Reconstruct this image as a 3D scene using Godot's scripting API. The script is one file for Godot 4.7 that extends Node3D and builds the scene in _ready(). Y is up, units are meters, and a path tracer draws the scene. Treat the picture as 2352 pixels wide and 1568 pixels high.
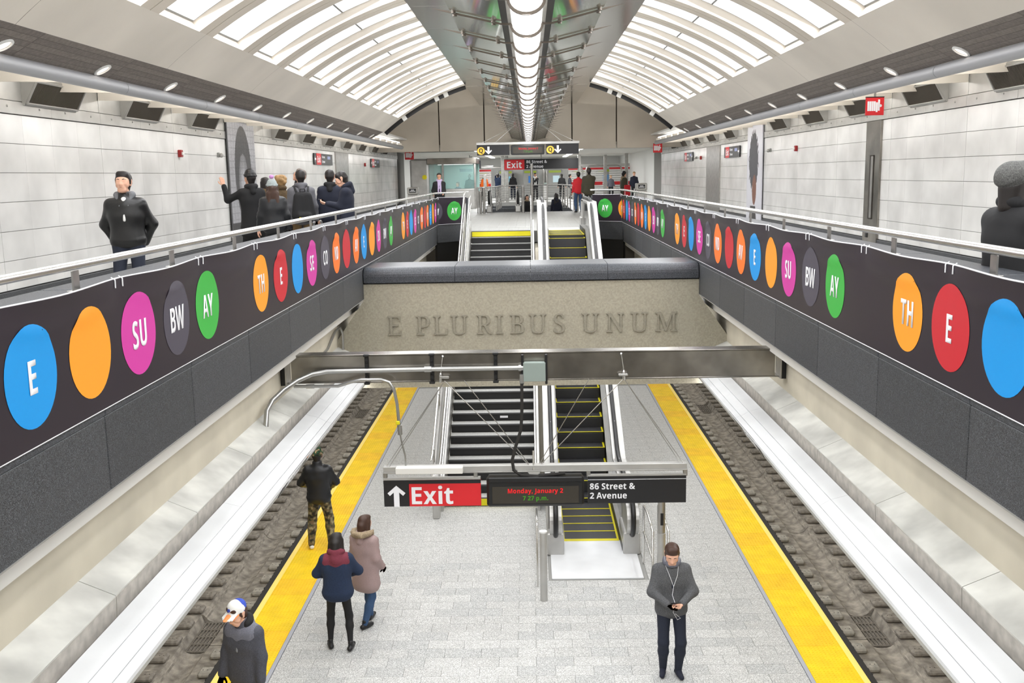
extends Node3D
# A subway mezzanine that looks down through its well on an island platform.  y up, metres; platform floor y = 0, the camera looks along -z.

const FLOOR_Y := 4.77
const WELL_X := 2.75
const WALL_X := 6.8
const ORD := ["first", "second", "third", "fourth", "fifth", "sixth", "seventh", "eighth", "ninth", "tenth", "eleventh", "twelfth", "thirteenth", "fourteenth", "fifteenth", "sixteenth", "seventeenth", "eighteenth", "nineteenth", "twentieth", "twenty-first", "twenty-second", "twenty-third", "twenty-fourth"]
var taken := {}
var M := {}
var rng := RandomNumberGenerator.new()

# ---------------------------------------------------------------- mesh builder
class MB:
	var v := PackedVector3Array()
	var n := PackedVector3Array()
	var uv := PackedVector2Array()
	func tri(a: Vector3, b: Vector3, c: Vector3) -> void:   # counter-clockwise seen from outside
		var m := (b - a).cross(c - a)
		if m.length_squared() < 1e-16: return
		m = m.normalized()
		v.append(a); v.append(c); v.append(b)
		n.append(m); n.append(m); n.append(m)
	func quad(a: Vector3, b: Vector3, c: Vector3, d: Vector3) -> void:
		tri(a, b, c); tri(a, c, d)
	func uvq(a: Vector3, b: Vector3, c: Vector3, d: Vector3) -> void:   # a quad with a whole picture on it: a lower left, then round
		while uv.size() < v.size(): uv.append(Vector2.ZERO)
		quad(a, b, c, d)
		for p in [Vector2(0, 1), Vector2(1, 0), Vector2(1, 1), Vector2(0, 1), Vector2(0, 0), Vector2(1, 0)]: uv.append(p)
	func stri(a: Vector3, b: Vector3, c: Vector3, na: Vector3, nb: Vector3, nc: Vector3) -> void:
		if (b - a).cross(c - a).dot(na + nb + nc) < 0.0:
			v.append(a); v.append(b); v.append(c)
			n.append(na); n.append(nb); n.append(nc)
		else:
			v.append(a); v.append(c); v.append(b)
			n.append(na); n.append(nc); n.append(nb)
	func squad(a: Vector3, b: Vector3, c: Vector3, d: Vector3, na: Vector3, nb: Vector3, nc: Vector3, nd: Vector3) -> void:
		stri(a, b, c, na, nb, nc); stri(a, c, d, na, nc, nd)
	func box(c: Vector3, s: Vector3, e := 0.0, x := Transform3D.IDENTITY) -> void:
		var h := s * 0.5
		e = minf(e, minf(h.x, minf(h.y, h.z)) * 0.9)
		var P := func(sx: float, sy: float, sz: float, ax: int) -> Vector3:
			var q := Vector3(h.x - e, h.y - e, h.z - e)
			q[ax] = h[ax]
			return x * (c + Vector3(sx * q.x, sy * q.y, sz * q.z))
		for s1: float in [-1.0, 1.0]:
			var f := [P.call(s1, -1, -1, 0), P.call(s1, 1, -1, 0), P.call(s1, 1, 1, 0), P.call(s1, -1, 1, 0)]
			if s1 < 0: f.reverse()
			quad(f[0], f[1], f[2], f[3])
			f = [P.call(-1, s1, -1, 1), P.call(-1, s1, 1, 1), P.call(1, s1, 1, 1), P.call(1, s1, -1, 1)]
			if s1 < 0: f.reverse()
			quad(f[0], f[1], f[2], f[3])
			f = [P.call(-1, -1, s1, 2), P.call(1, -1, s1, 2), P.call(1, 1, s1, 2), P.call(-1, 1, s1, 2)]
			if s1 < 0: f.reverse()
			quad(f[0], f[1], f[2], f[3])
		if e <= 0.0: return
		var ctr := x * c
		var oq := func(a: Vector3, b: Vector3, cc: Vector3, d: Vector3) -> void:
			if (b - a).cross(cc - a).dot((a + cc) * 0.5 - ctr) < 0.0: quad(a, d, cc, b)
			else: quad(a, b, cc, d)
		for s1: float in [-1.0, 1.0]:
			for s2: float in [-1.0, 1.0]:
				oq.call(P.call(s1, s2, -1, 0), P.call(s1, s2, 1, 0), P.call(s1, s2, 1, 1), P.call(s1, s2, -1, 1))
				oq.call(P.call(s1, -1, s2, 0), P.call(s1, 1, s2, 0), P.call(s1, 1, s2, 2), P.call(s1, -1, s2, 2))
				oq.call(P.call(-1, s1, s2, 1), P.call(1, s1, s2, 1), P.call(1, s1, s2, 2), P.call(-1, s1, s2, 2))
				for s3: float in [-1.0, 1.0]:
					var a: Vector3 = P.call(s1, s2, s3, 0)
					var b: Vector3 = P.call(s1, s2, s3, 1)
					var d: Vector3 = P.call(s1, s2, s3, 2)
					if (b - a).cross(d - a).dot(a - ctr) < 0.0: tri(a, d, b)
					else: tri(a, b, d)
	func prism(poly: PackedVector2Array, z0: float, z1: float, x := Transform3D.IDENTITY) -> void:   # polygon in xy, drawn out along z
		var p := poly
		if Geometry2D.is_polygon_clockwise(p): p.reverse()
		var lo := minf(z0, z1)
		var hi := maxf(z0, z1)
		var k := p.size()
		for i in k:
			var a := p[i]
			var b := p[(i + 1) % k]
			quad(x * Vector3(a.x, a.y, hi), x * Vector3(a.x, a.y, lo), x * Vector3(b.x, b.y, lo), x * Vector3(b.x, b.y, hi))
		var t := Geometry2D.triangulate_polygon(p)
		for i in range(0, t.size(), 3):
			var a := p[t[i]]
			var b := p[t[i + 1]]
			var c := p[t[i + 2]]
			if (b - a).cross(c - a) < 0.0:
				var q := b
				b = c; c = q
			tri(x * Vector3(a.x, a.y, hi), x * Vector3(b.x, b.y, hi), x * Vector3(c.x, c.y, hi))
			tri(x * Vector3(a.x, a.y, lo), x * Vector3(c.x, c.y, lo), x * Vector3(b.x, b.y, lo))
	func tube(path: Array, r: float, k := 10, caps := true, r1 := -1.0) -> void:
		var np := path.size()
		var rings := []
		var nrm := []
		var up := Vector3.UP
		for i in np:
			var t: Vector3
			if i == 0: t = path[1] - path[0]
			elif i == np - 1: t = path[i] - path[i - 1]
			else: t = (path[i + 1] - path[i]).normalized() + (path[i] - path[i - 1]).normalized()
			t = t.normalized()
			if i == 0: up = Vector3.UP if absf(t.y) < 0.9 else Vector3.RIGHT
			var s := t.cross(up).normalized()
			up = s.cross(t).normalized()
			var rr := r if r1 < 0.0 else lerpf(r, r1, float(i) / (np - 1))
			var ring := []
			var rn := []
			for j in k:
				var a := TAU * j / k
				var d := s * cos(a) + up * sin(a)
				ring.append(path[i] + d * rr); rn.append(d)
			rings.append(ring); nrm.append(rn)
		for i in np - 1:
			for j in k:
				var j2 := (j + 1) % k
				squad(rings[i][j], rings[i][j2], rings[i + 1][j2], rings[i + 1][j], nrm[i][j], nrm[i][j2], nrm[i + 1][j2], nrm[i + 1][j])
		if caps:
			for e in [0, np - 1]:
				var d: Vector3 = (path[0] - path[1]) if e == 0 else (path[e] - path[e - 1])
				d = d.normalized()
				for j in k: stri(path[e], rings[e][j], rings[e][(j + 1) % k], d, d, d)
	func lathe(prof: Array, k := 16, x := Transform3D.IDENTITY) -> void:   # [r, y] pairs from below to above
		for i in prof.size() - 1:
			var a: Vector2 = prof[i]
			var b: Vector2 = prof[i + 1]
			var sl := Vector2(b.y - a.y, a.x - b.x).normalized()
			for j in k:
				var t0 := TAU * j / k
				var t1 := TAU * (j + 1) / k
				var c0 := Vector3(cos(t0), 0, sin(t0))
				var c1 := Vector3(cos(t1), 0, sin(t1))
				var n0 := x.basis * (c0 * sl.x + Vector3.UP * sl.y)
				var n1 := x.basis * (c1 * sl.x + Vector3.UP * sl.y)
				var p0 := x * (c0 * a.x + Vector3.UP * a.y)
				var p1 := x * (c1 * a.x + Vector3.UP * a.y)
				var p2 := x * (c1 * b.x + Vector3.UP * b.y)
				var p3 := x * (c0 * b.x + Vector3.UP * b.y)
				if a.x > 1e-6: stri(p0, p1, p2, n0, n1, n1)
				if b.x > 1e-6: stri(p0, p2, p3, n0, n1, n0)
	func ball(c: Vector3, r: Vector3, k := 12) -> void:
		var prof := []
		for i in k / 2 + 1: prof.append(Vector2(sin(PI * i / (k / 2)), -cos(PI * i / (k / 2))))
		lathe(prof, k, Transform3D(Basis.from_scale(r), c))
	func grid(f: Callable, nu: int, nv: int) -> void:   # a smooth sheet f(u, v)
		var p := []
		for i in nu + 1:
			var row := []
			for j in nv + 1: row.append(f.call(float(i) / nu, float(j) / nv))
			p.append(row)
		var q := []
		for i in nu + 1:
			var row := []
			for j in nv + 1:
				var du: Vector3 = p[mini(i + 1, nu)][j] - p[maxi(i - 1, 0)][j]
				var dv: Vector3 = p[i][mini(j + 1, nv)] - p[i][maxi(j - 1, 0)]
				row.append(du.cross(dv).normalized())
			q.append(row)
		for i in nu:
			for j in nv:
				squad(p[i][j], p[i + 1][j], p[i + 1][j + 1], p[i][j + 1], q[i][j], q[i + 1][j], q[i + 1][j + 1], q[i][j + 1])
	func mesh() -> ArrayMesh:
		var a := []
		a.resize(Mesh.ARRAY_MAX)
		a[Mesh.ARRAY_VERTEX] = v
		a[Mesh.ARRAY_NORMAL] = n
		if uv.size() > 0:
			while uv.size() < v.size(): uv.append(Vector2.ZERO)
			a[Mesh.ARRAY_TEX_UV] = uv
		var m := ArrayMesh.new()
		if v.size() > 0: m.add_surface_from_arrays(Mesh.PRIMITIVE_TRIANGLES, a)
		return m

func bx(c: Vector3, s: Vector3, e := 0.0) -> ArrayMesh:
	var b := MB.new()
	b.box(c, s, e)
	return b.mesh()
func tb(path: Array, r: float, k := 10) -> ArrayMesh:
	var b := MB.new()
	b.tube(path, r, k)
	return b.mesh()
func pr(poly: PackedVector2Array, z0: float, z1: float) -> ArrayMesh:
	var b := MB.new()
	b.prism(poly, z0, z1)
	return b.mesh()

# ---------------------------------------------------------------- nodes
func numbered(called: String) -> String:
	var k: int = taken.get(called, 0)
	taken[called] = k + 1
	return called if k == 0 else "%s_%03d" % [called, k]
func obj(called: String, mesh: Mesh, mat: Material, parent: Node3D, at := Vector3.ZERO, turn := Basis.IDENTITY) -> MeshInstance3D:
	var o := MeshInstance3D.new()
	o.mesh = mesh
	o.material_override = mat
	o.transform = Transform3D(turn, at)
	if parent == null or parent == self:
		o.name = numbered(called)
		add_child(o, true)
	else:
		var k := 0
		for c in parent.get_children():
			if String(c.name) == called or String(c.name).begins_with(called + "_"): k += 1
		o.name = called if k == 0 else "%s_%03d" % [called, k]
		parent.add_child(o, true)
	return o
func fastobj(called: String, i: int, mesh: Mesh, mat: Material, parent: Node3D, at := Vector3.ZERO) -> MeshInstance3D:
	var o := MeshInstance3D.new()
	o.mesh = mesh
	o.material_override = mat
	o.position = at
	o.name = called if i == 0 else "%s_%03d" % [called, i]
	parent.add_child(o, true)
	return o
func thing(called: String, label: String, cat: String, at := Vector3.ZERO, yaw := 0.0, group := "") -> Node3D:
	var o := Node3D.new()
	o.name = numbered(called)
	add_child(o, true)
	o.position = at
	o.rotation.y = yaw
	tag(o, label, cat, group)
	return o
func tag(o: Node3D, label: String, cat: String, group := "") -> void:
	o.set_meta("label", label)
	if cat != "": o.set_meta("category", cat)
	if group != "": o.set_meta("group", group)
func struct(called: String, label: String, cat: String) -> Node3D:
	var o := thing(called, label, cat)
	o.set_meta("kind", "structure")
	return o

# ---------------------------------------------------------------- materials
func ntex(freq: float, lo: float, hi: float, kind := 0, oct := 3, normal := false, size := 512, tint := Color.WHITE) -> NoiseTexture2D:
	var f := FastNoiseLite.new()
	f.noise_type = [FastNoiseLite.TYPE_SIMPLEX_SMOOTH, FastNoiseLite.TYPE_VALUE, FastNoiseLite.TYPE_CELLULAR][kind]
	f.frequency = freq
	f.seed = 11
	f.fractal_octaves = oct
	if oct <= 1: f.fractal_type = FastNoiseLite.FRACTAL_NONE
	var t := NoiseTexture2D.new()
	t.width = size
	t.height = size
	t.seamless = true
	t.noise = f
	if normal:
		t.as_normal_map = true
		t.bump_strength = lo
	else:
		var g := Gradient.new()
		g.set_color(0, Color(lo, lo, lo) * tint)
		g.set_color(1, Color(hi, hi, hi) * tint)
		t.color_ramp = g
	return t
func mat(c: Color, rough := 0.6, metal := 0.0, tex: Texture2D = null, scale := 1.0, bump: Texture2D = null, bs := 1.0, world := true) -> StandardMaterial3D:
	var m := StandardMaterial3D.new()
	m.albedo_color = c
	m.roughness = rough
	m.metallic = metal
	if tex or bump:
		m.uv1_triplanar = true
		m.uv1_world_triplanar = world
		m.uv1_scale = Vector3.ONE * scale
		m.uv1_triplanar_sharpness = 4.0
	if tex: m.albedo_texture = tex
	if bump:
		m.normal_enabled = true
		m.normal_texture = bump
		m.normal_scale = bs
	return m
func rgb(r: int, g: int, b: int) -> Color:
	return Color(r / 255.0, g / 255.0, b / 255.0)
func glow(c: Color, e: float) -> StandardMaterial3D:
	var m := mat(Color(0.9, 0.9, 0.9), 0.5)
	m.emission_enabled = true
	m.emission = c
	m.emission_energy_multiplier = e
	return m

func materials() -> void:
	var speck := ntex(0.42, 0.2, 1.0, 1, 1)
	var fine := ntex(0.3, 0.75, 1.0, 1, 2)
	var cloud := ntex(0.012, 0.72, 1.0, 0, 5)
	var soft := ntex(0.006, 0.88, 1.0, 0, 4)
	var grit := ntex(0.25, 6.0, 0.0, 0, 3, true)
	var streak := ntex(0.05, 0.8, 1.0, 0, 4)
	M.granite = mat(rgb(112, 115, 120), 0.5, 0.0, speck, 1.6)
	M.granite_b = mat(rgb(104, 107, 112), 0.5, 0.0, speck, 1.6)
	M.coping = mat(rgb(108, 112, 120), 0.4, 0.0, speck, 1.6)
	M.paver = mat(rgb(236, 236, 233), 0.6, 0.0, ntex(0.3, 0.55, 1.0, 1, 1), 1.1)
	M.paver_b = mat(rgb(228, 229, 227), 0.6, 0.0, ntex(0.3, 0.55, 1.0, 1, 1), 1.1)
	M.paver_c = mat(rgb(243, 243, 240), 0.6, 0.0, ntex(0.3, 0.55, 1.0, 1, 1), 1.1)
	M.paver_up = mat(rgb(198, 198, 194), 0.55, 0.0, ntex(0.3, 0.6, 1.0, 1, 1), 1.1)
	M.grout = mat(rgb(150, 150, 147), 0.9)
	M.concrete = mat(rgb(172, 166, 148), 0.85, 0.0, ntex(0.16, 0.86, 1.0, 1, 2), 0.6, grit, 0.15)
	M.letter = mat(rgb(160, 154, 137), 0.85, 0.0, fine, 1.0)
	M.beige = mat(rgb(205, 198, 180), 0.85, 0.0, soft, 0.3)
	M.vault = mat(rgb(240, 233, 222), 0.8, 0.0, soft, 0.12)
	M.vault_b = mat(rgb(232, 223, 210), 0.8, 0.0, soft, 0.12)
	M.endwall = mat(rgb(228, 219, 205), 0.8, 0.0, soft, 0.1)
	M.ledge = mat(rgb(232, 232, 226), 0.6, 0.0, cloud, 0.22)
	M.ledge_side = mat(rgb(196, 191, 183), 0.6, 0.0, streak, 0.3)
	M.hood = mat(rgb(236, 238, 240), 0.5, 0.0, soft, 0.2)
	M.hood_lip = mat(rgb(206, 208, 206), 0.5, 0.0, soft, 0.2)
	M.steel = mat(rgb(186, 184, 180), 0.34, 0.9, ntex(0.02, 0.86, 1.0, 0, 4), 0.4)
	M.satin = mat(rgb(206, 205, 202), 0.42, 0.75, soft, 0.5)
	M.beam = mat(rgb(168, 163, 155), 0.27, 0.92, ntex(0.01, 0.7, 1.0, 0, 4), 0.3)
	M.chrome = mat(rgb(218, 217, 214), 0.26, 0.95)
	M.mirror = mat(rgb(205, 202, 197), 0.16, 1.0)
	M.conduit = mat(rgb(176, 176, 174), 0.35, 0.85)
	M.pipe = mat(rgb(176, 177, 180), 0.45, 0.3)
	M.soffit = mat(rgb(146, 137, 130), 0.8, 0.0, streak, 0.6)
	M.soffit_b = mat(rgb(138, 129, 123), 0.8, 0.0, streak, 0.6)
	M.tile = mat(rgb(236, 235, 233), 0.22, 0.0, soft, 0.25)
	M.tile_b = mat(rgb(231, 230, 228), 0.25, 0.0, soft, 0.25)
	M.joint = mat(rgb(128, 126, 122), 0.8)
	M.white = mat(rgb(235, 235, 232), 0.5)
	M.offwhite = mat(rgb(222, 220, 214), 0.6)
	M.fin = mat(rgb(222, 214, 202), 0.6)
	M.black = mat(rgb(22, 22, 23), 0.45)
	M.signblack = mat(rgb(27, 27, 30), 0.35)
	M.rubber = mat(rgb(52, 49, 46), 0.8, 0.0, ntex(0.08, 0.55, 1.0, 0, 3), 3.0)
	M.vinyl = mat(rgb(40, 32, 42), 0.38)
	M.print_white = mat(rgb(236, 236, 240), 0.45)
	M.red = mat(rgb(214, 34, 42), 0.4)
	M.redbox = mat(rgb(150, 30, 30), 0.4)
	M.yellow = mat(rgb(255, 214, 10), 0.65, 0.0, ntex(0.01, 0.9, 1.0, 0, 4), 0.5)
	M.yellow_b = mat(rgb(255, 205, 20), 0.65, 0.0, ntex(0.01, 0.9, 1.0, 0, 4), 0.5)
	M.yellow_pale = mat(rgb(255, 226, 120), 0.6)
	M.nosing = mat(rgb(224, 212, 20), 0.5)
	M.tread = mat(rgb(206, 206, 202), 0.6, 0.0, ntex(0.3, 0.7, 1.0, 1, 1), 1.1)
	M.tread_dark = mat(rgb(62, 62, 63), 0.6)
	M.riser = mat(rgb(30, 30, 31), 0.55)
	M.step = mat(rgb(66, 66, 68), 0.45, 0.35)
	M.stepriser = mat(rgb(24, 24, 25), 0.5, 0.2)
	M.glass_dark = mat(rgb(26, 27, 30), 0.08)
	M.track = mat(rgb(205, 196, 182), 0.9, 0.0, ntex(0.014, 0.6, 1.0, 0, 5), 0.5, grit, 0.3)
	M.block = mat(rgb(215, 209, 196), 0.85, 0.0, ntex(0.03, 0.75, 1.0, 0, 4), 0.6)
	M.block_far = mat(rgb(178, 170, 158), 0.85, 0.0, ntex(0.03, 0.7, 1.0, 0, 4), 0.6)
	M.hole = mat(rgb(60, 52, 44), 0.9)
	M.grate = mat(rgb(156, 148, 136), 0.8, 0.2, ntex(0.05, 0.7, 1.0, 0, 3), 1.0)
	M.rail = mat(rgb(120, 112, 104), 0.35, 0.9)
	M.boxgray = mat(rgb(138, 150, 144), 0.5)
	M.ledscreen = mat(rgb(52, 47, 38), 0.25)
	M.grille = mat(rgb(62, 58, 53), 0.7, 0.2)
	M.grille_slat = mat(rgb(96, 90, 82), 0.6, 0.3)
	M.darkwall = mat(rgb(120, 114, 104), 0.9)
	M.redglow = glow(Color(1.0, 0.04, 0.1), 0.85)
	M.redglow.albedo_color = Color(0.1, 0.02, 0.02)
	M.greenglow = glow(Color(0.33, 0.75, 0.02), 0.5)
	M.greenglow.albedo_color = Color(0.03, 0.1, 0.02)
	M.skylight = glow(Color(0.965, 0.98, 1.0), 0.85)
	M.lamp = glow(Color(1.0, 1.0, 1.0), 1.35)
	M.warm = glow(Color(1.0, 0.93, 0.86), 1.6)
	M.amberprint = mat(rgb(246, 156, 30), 0.5)
	M.canopy_glass = mat(rgb(208, 216, 208), 0.07, 0.6)
	M.pane = StandardMaterial3D.new()
	M.pane.albedo_color = Color(0.75, 0.92, 0.9, 0.16)
	M.pane.transparency = BaseMaterial3D.TRANSPARENCY_ALPHA
	M.pane.roughness = 0.03
	for k in {"amber": rgb(246, 156, 34), "crimson": rgb(196, 32, 46), "blue": rgb(0, 146, 222), "magenta": rgb(204, 56, 156), "slate": rgb(74, 70, 82), "orange": rgb(250, 120, 34), "green": rgb(58, 172, 66)}:
		M["print_" + k] = mat({"amber": rgb(246, 156, 34), "crimson": rgb(196, 32, 46), "blue": rgb(0, 146, 222), "magenta": rgb(204, 56, 156), "slate": rgb(74, 70, 82), "orange": rgb(250, 120, 34), "green": rgb(58, 172, 66)}[k], 0.5)

# ---------------------------------------------------------------- lettering
var fonts := {}
func lettering(text: String, cap: float, face := "Droid Sans", bold := true, depth := 0.004, squeeze := 1.0) -> ArrayMesh:   # centred, facing +z, back at z = 0
	var key := face + str(bold)
	if not fonts.has(key):
		var f := SystemFont.new()
		f.font_names = PackedStringArray([face])
		f.font_weight = 700 if bold else 400
		fonts[key] = f
	var t := TextMesh.new()
	t.font = fonts[key]
	t.font_size = 64
	t.pixel_size = cap / (64.0 * 0.715)
	t.depth = depth / 1.0
	t.curve_step = 2.0
	t.text = text
	t.horizontal_alignment = HORIZONTAL_ALIGNMENT_CENTER
	t.vertical_alignment = VERTICAL_ALIGNMENT_CENTER
	var arr := t.get_mesh_arrays()
	var vv: PackedVector3Array = arr[Mesh.ARRAY_VERTEX]
	var lo := Vector3.INF
	var hi := -Vector3.INF
	for p in vv:
		lo = lo.min(p); hi = hi.max(p)
	var mid := (lo + hi) * 0.5
	for i in vv.size():
		var p := vv[i] - mid
		vv[i] = Vector3(p.x * squeeze, p.y, p.z + (hi.z - lo.z) * 0.5)
	arr[Mesh.ARRAY_VERTEX] = vv
	var m := ArrayMesh.new()
	m.add_surface_from_arrays(Mesh.PRIMITIVE_TRIANGLES, arr)
	return m
func mapped(m: ArrayMesh, f: Callable) -> ArrayMesh:   # every corner moved by f
	var arr := m.surface_get_arrays(0)
	var vv: PackedVector3Array = arr[Mesh.ARRAY_VERTEX]
	for i in vv.size(): vv[i] = f.call(vv[i])
	arr[Mesh.ARRAY_VERTEX] = vv
	arr[Mesh.ARRAY_NORMAL] = null
	arr[Mesh.ARRAY_TANGENT] = null
	var st := SurfaceTool.new()
	st.create_from_arrays(arr)
	st.generate_normals()
	return st.commit()

const E_SKY := 6.5
const E_COVE := 2.6
const E_DOWN := 0.8
const E_HOOD := 2.2
const E_CAN := 5.0
const E_TRACK := 4.0
const E_WASH := 11.0
const E_UP := 2.5
const E_FAR := 20.0

func _ready() -> void:
	var cam := Camera3D.new()
	cam.name = "camera"
	cam.fov = 38.582
	cam.near = 0.1
	cam.far = 200.0
	add_child(cam)
	cam.transform = Transform3D(Basis(Vector3(0.99968, -0.01853, -0.01716), Vector3(0.01538, 0.98558, -0.16851), Vector3(0.02003, 0.16819, 0.98555)), Vector3(0, 6.42, 0))
	cam.current = true
	var e := Environment.new()
	e.background_mode = Environment.BG_COLOR
	e.background_color = Color(0.02, 0.02, 0.02)
	e.ambient_light_source = Environment.AMBIENT_SOURCE_DISABLED
	e.tonemap_mode = Environment.TONE_MAPPER_LINEAR
	e.tonemap_exposure = 1.08
	e.sdfgi_enabled = true
	e.ssao_enabled = true
	e.ssil_enabled = true
	var we := WorldEnvironment.new()
	we.name = "environment"
	we.environment = e
	add_child(we)
	materials()
	build_vault()
	build_sides()
	build_ends()
	build_floors()
	build_tracks()
	build_parapets()
	build_beams()
	build_stairs()
	build_canopy()
	build_wall_things()
	build_far_hall()
	build_people()
	for c in get_children():
		if c.has_meta("j"): c.remove_meta("j")

# ---------------------------------------------------------------- light
func area(at: Vector3, towards: Vector3, size: Vector2, e: float, c := Color.WHITE) -> void:
	var l := AreaLight3D.new()
	l.name = numbered("area_light")
	l.area_size = size
	l.light_energy = e
	l.light_color = c
	l.shadow_enabled = true
	l.area_range = 80.0
	add_child(l, true)
	var up := Vector3.BACK if absf(towards.normalized().dot(Vector3.BACK)) < 0.9 else Vector3.UP
	l.transform = Transform3D(Basis.looking_at(towards, up), at)
func spot(at: Vector3, towards: Vector3, e: float, c: Color, angle := 55.0) -> void:
	var l := SpotLight3D.new()
	l.name = numbered("spot_light")
	l.light_energy = e
	l.light_color = c
	l.spot_angle = angle
	l.spot_range = 60.0
	l.spot_attenuation = 2.0
	l.light_size = 0.08
	l.shadow_enabled = true
	add_child(l, true)
	l.transform = Transform3D(Basis.looking_at(towards, Vector3.BACK), at)

const RV := 7.75
const VY := 2.04
func vp(s: float, a: float, r: float, z: float) -> Vector3:
	return Vector3(s * r * sin(a), VY + r * cos(a), z)

func build_vault() -> void:
	var c := struct("ceiling", "beige ribbed barrel vault over the mezzanine with glowing coffers", "ceiling")
	var a0 := asin(5.0 / RV)
	var a1 := asin(4.42 / RV)
	var a2 := asin(2.15 / RV)
	var rp := 7.92
	for s: float in [-1.0, 1.0]:
		var z := 6.4
		while z > -34.4:
			var z1 := maxf(z - 4.06, -34.485)
			var b := MB.new()
			b.grid(func(u, v): return vp(s, lerpf(a1, a0, u), RV, lerpf(z - 0.003, z1 + 0.003, v)), 8, 1)
			b.grid(func(u, v): return vp(s, a1, lerpf(RV, rp, u), lerpf(z - 0.003, z1 + 0.003, v)), 1, 1)
			obj("vault_band", b.mesh(), M.vault, c)
			z = z1
		for k in 21:
			var zr := 6.4 - 2.03 * k
			zr = -13.9 + 2.03 * (10 - k)
			if zr > 6.5: continue
			var b := MB.new()
			for q: Array in [[-0.285, -0.012], [0.012, 0.285]]:
				b.grid(func(u, v): return vp(s, lerpf(a2, a1, u), RV, zr + lerpf(q[0], q[1], v)), 14, 1)
				for e: float in [q[0], q[1]]:
					var deep := rp if absf(e) > 0.1 else RV + 0.02
					b.grid(func(u, v): return vp(s, lerpf(a2, a1, u), lerpf(RV, deep, v), zr + e), 14, 1)
			b.grid(func(u, v): return vp(s, lerpf(a2, a1, u), RV + 0.02, zr + lerpf(-0.012, 0.012, v)), 14, 1)
			obj("rib", b.mesh(), M.vault_b, c)
			if zr - 2.03 < -34.9: continue
			var p := MB.new()
			var zc := zr - 1.015
			p.grid(func(u, v): return vp(s, lerpf(a2, a1, u), rp - 0.012, zc + lerpf(-0.728, 0.728, v)), 10, 1)
			p.grid(func(u, v): return vp(s, lerpf(a2, a1, u), rp + 0.03, zc + lerpf(-0.728, 0.728, v)), 10, 1)
			obj("skylight_panel", p.mesh(), M.skylight, c)
			var fr := MB.new()
			var am := lerpf(a2, a1, 0.42)
			fr.grid(func(u, v): return vp(s, am + (u - 0.5) * 0.004, rp - 0.016, zc + lerpf(-0.728, 0.728, v)), 1, 1)
			for e: float in [-0.728, 0.728]:
				fr.grid(func(u, v): return vp(s, lerpf(a2, a1, u), rp - 0.016, zc + e * (1.0 - 0.022 * v)), 10, 1)
			fr.grid(func(u, v): return vp(s, a1 - 0.004 * u, rp - 0.016, zc + lerpf(-0.728, 0.728, v)), 1, 1)
			obj("pane_frame", fr.mesh(), M.grout, c)
			var mid := vp(s, (a1 + a2) * 0.5, 7.79, zc)
			area(mid, Vector3(0, VY, zc) - mid, Vector2(2.4, 1.4), E_SKY, Color(0.985, 0.99, 1.0))
		# dark strip along the vault's far end, held by pale clips
		var clips := [0.5905, 0.4206, 0.376]
		var d := MB.new()
		for q: Array in [[a0, 0.60], [0.581, 0.427], [0.414, 0.382], [0.369, a2]]:
			d.grid(func(u, v): return vp(s, lerpf(q[0], q[1], u), lerpf(RV, RV - 0.13, v), -34.5), 12, 1)
			d.grid(func(u, v): return vp(s, lerpf(q[0], q[1], u), RV - 0.13, lerpf(-34.5, -34.56, v)), 12, 1)
		obj("edge_strip", d.mesh(), M.black, c)
		for a: float in clips:
			obj("edge_clip", bx(Vector3.ZERO, Vector3(0.16, 0.17, 0.05), 0.01), M.white, c, vp(s, a, RV - 0.06, -34.5), Basis(Vector3.BACK, -s * a))
	# polished metal crown
	var z := 6.2
	for k in 19:
		for s: float in [-1.0, 1.0]:
			obj("mirror_panel", bx(Vector3(s * 1.077, 9.50, z - 1.375), Vector3(2.14, 0.03, 2.735), 0.004), M.mirror, c)
		z -= 2.75
	var back := struct("ceiling", "plain high ceiling behind the end of the vault", "ceiling")
	obj("slab", bx(Vector3(0, 10.5, -39.6), Vector3(14, 0.3, 10.3)), M.endwall, back)
	var over := MB.new()
	for s: float in [-1.0, 1.0]:
		over.grid(func(u, v): return vp(s, lerpf(0.0, a0 + 0.02, u), 8.3, lerpf(6.6, -34.5, v)), 24, 1)
	obj("outer_shell", over.mesh(), M.darkwall, back)

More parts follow.
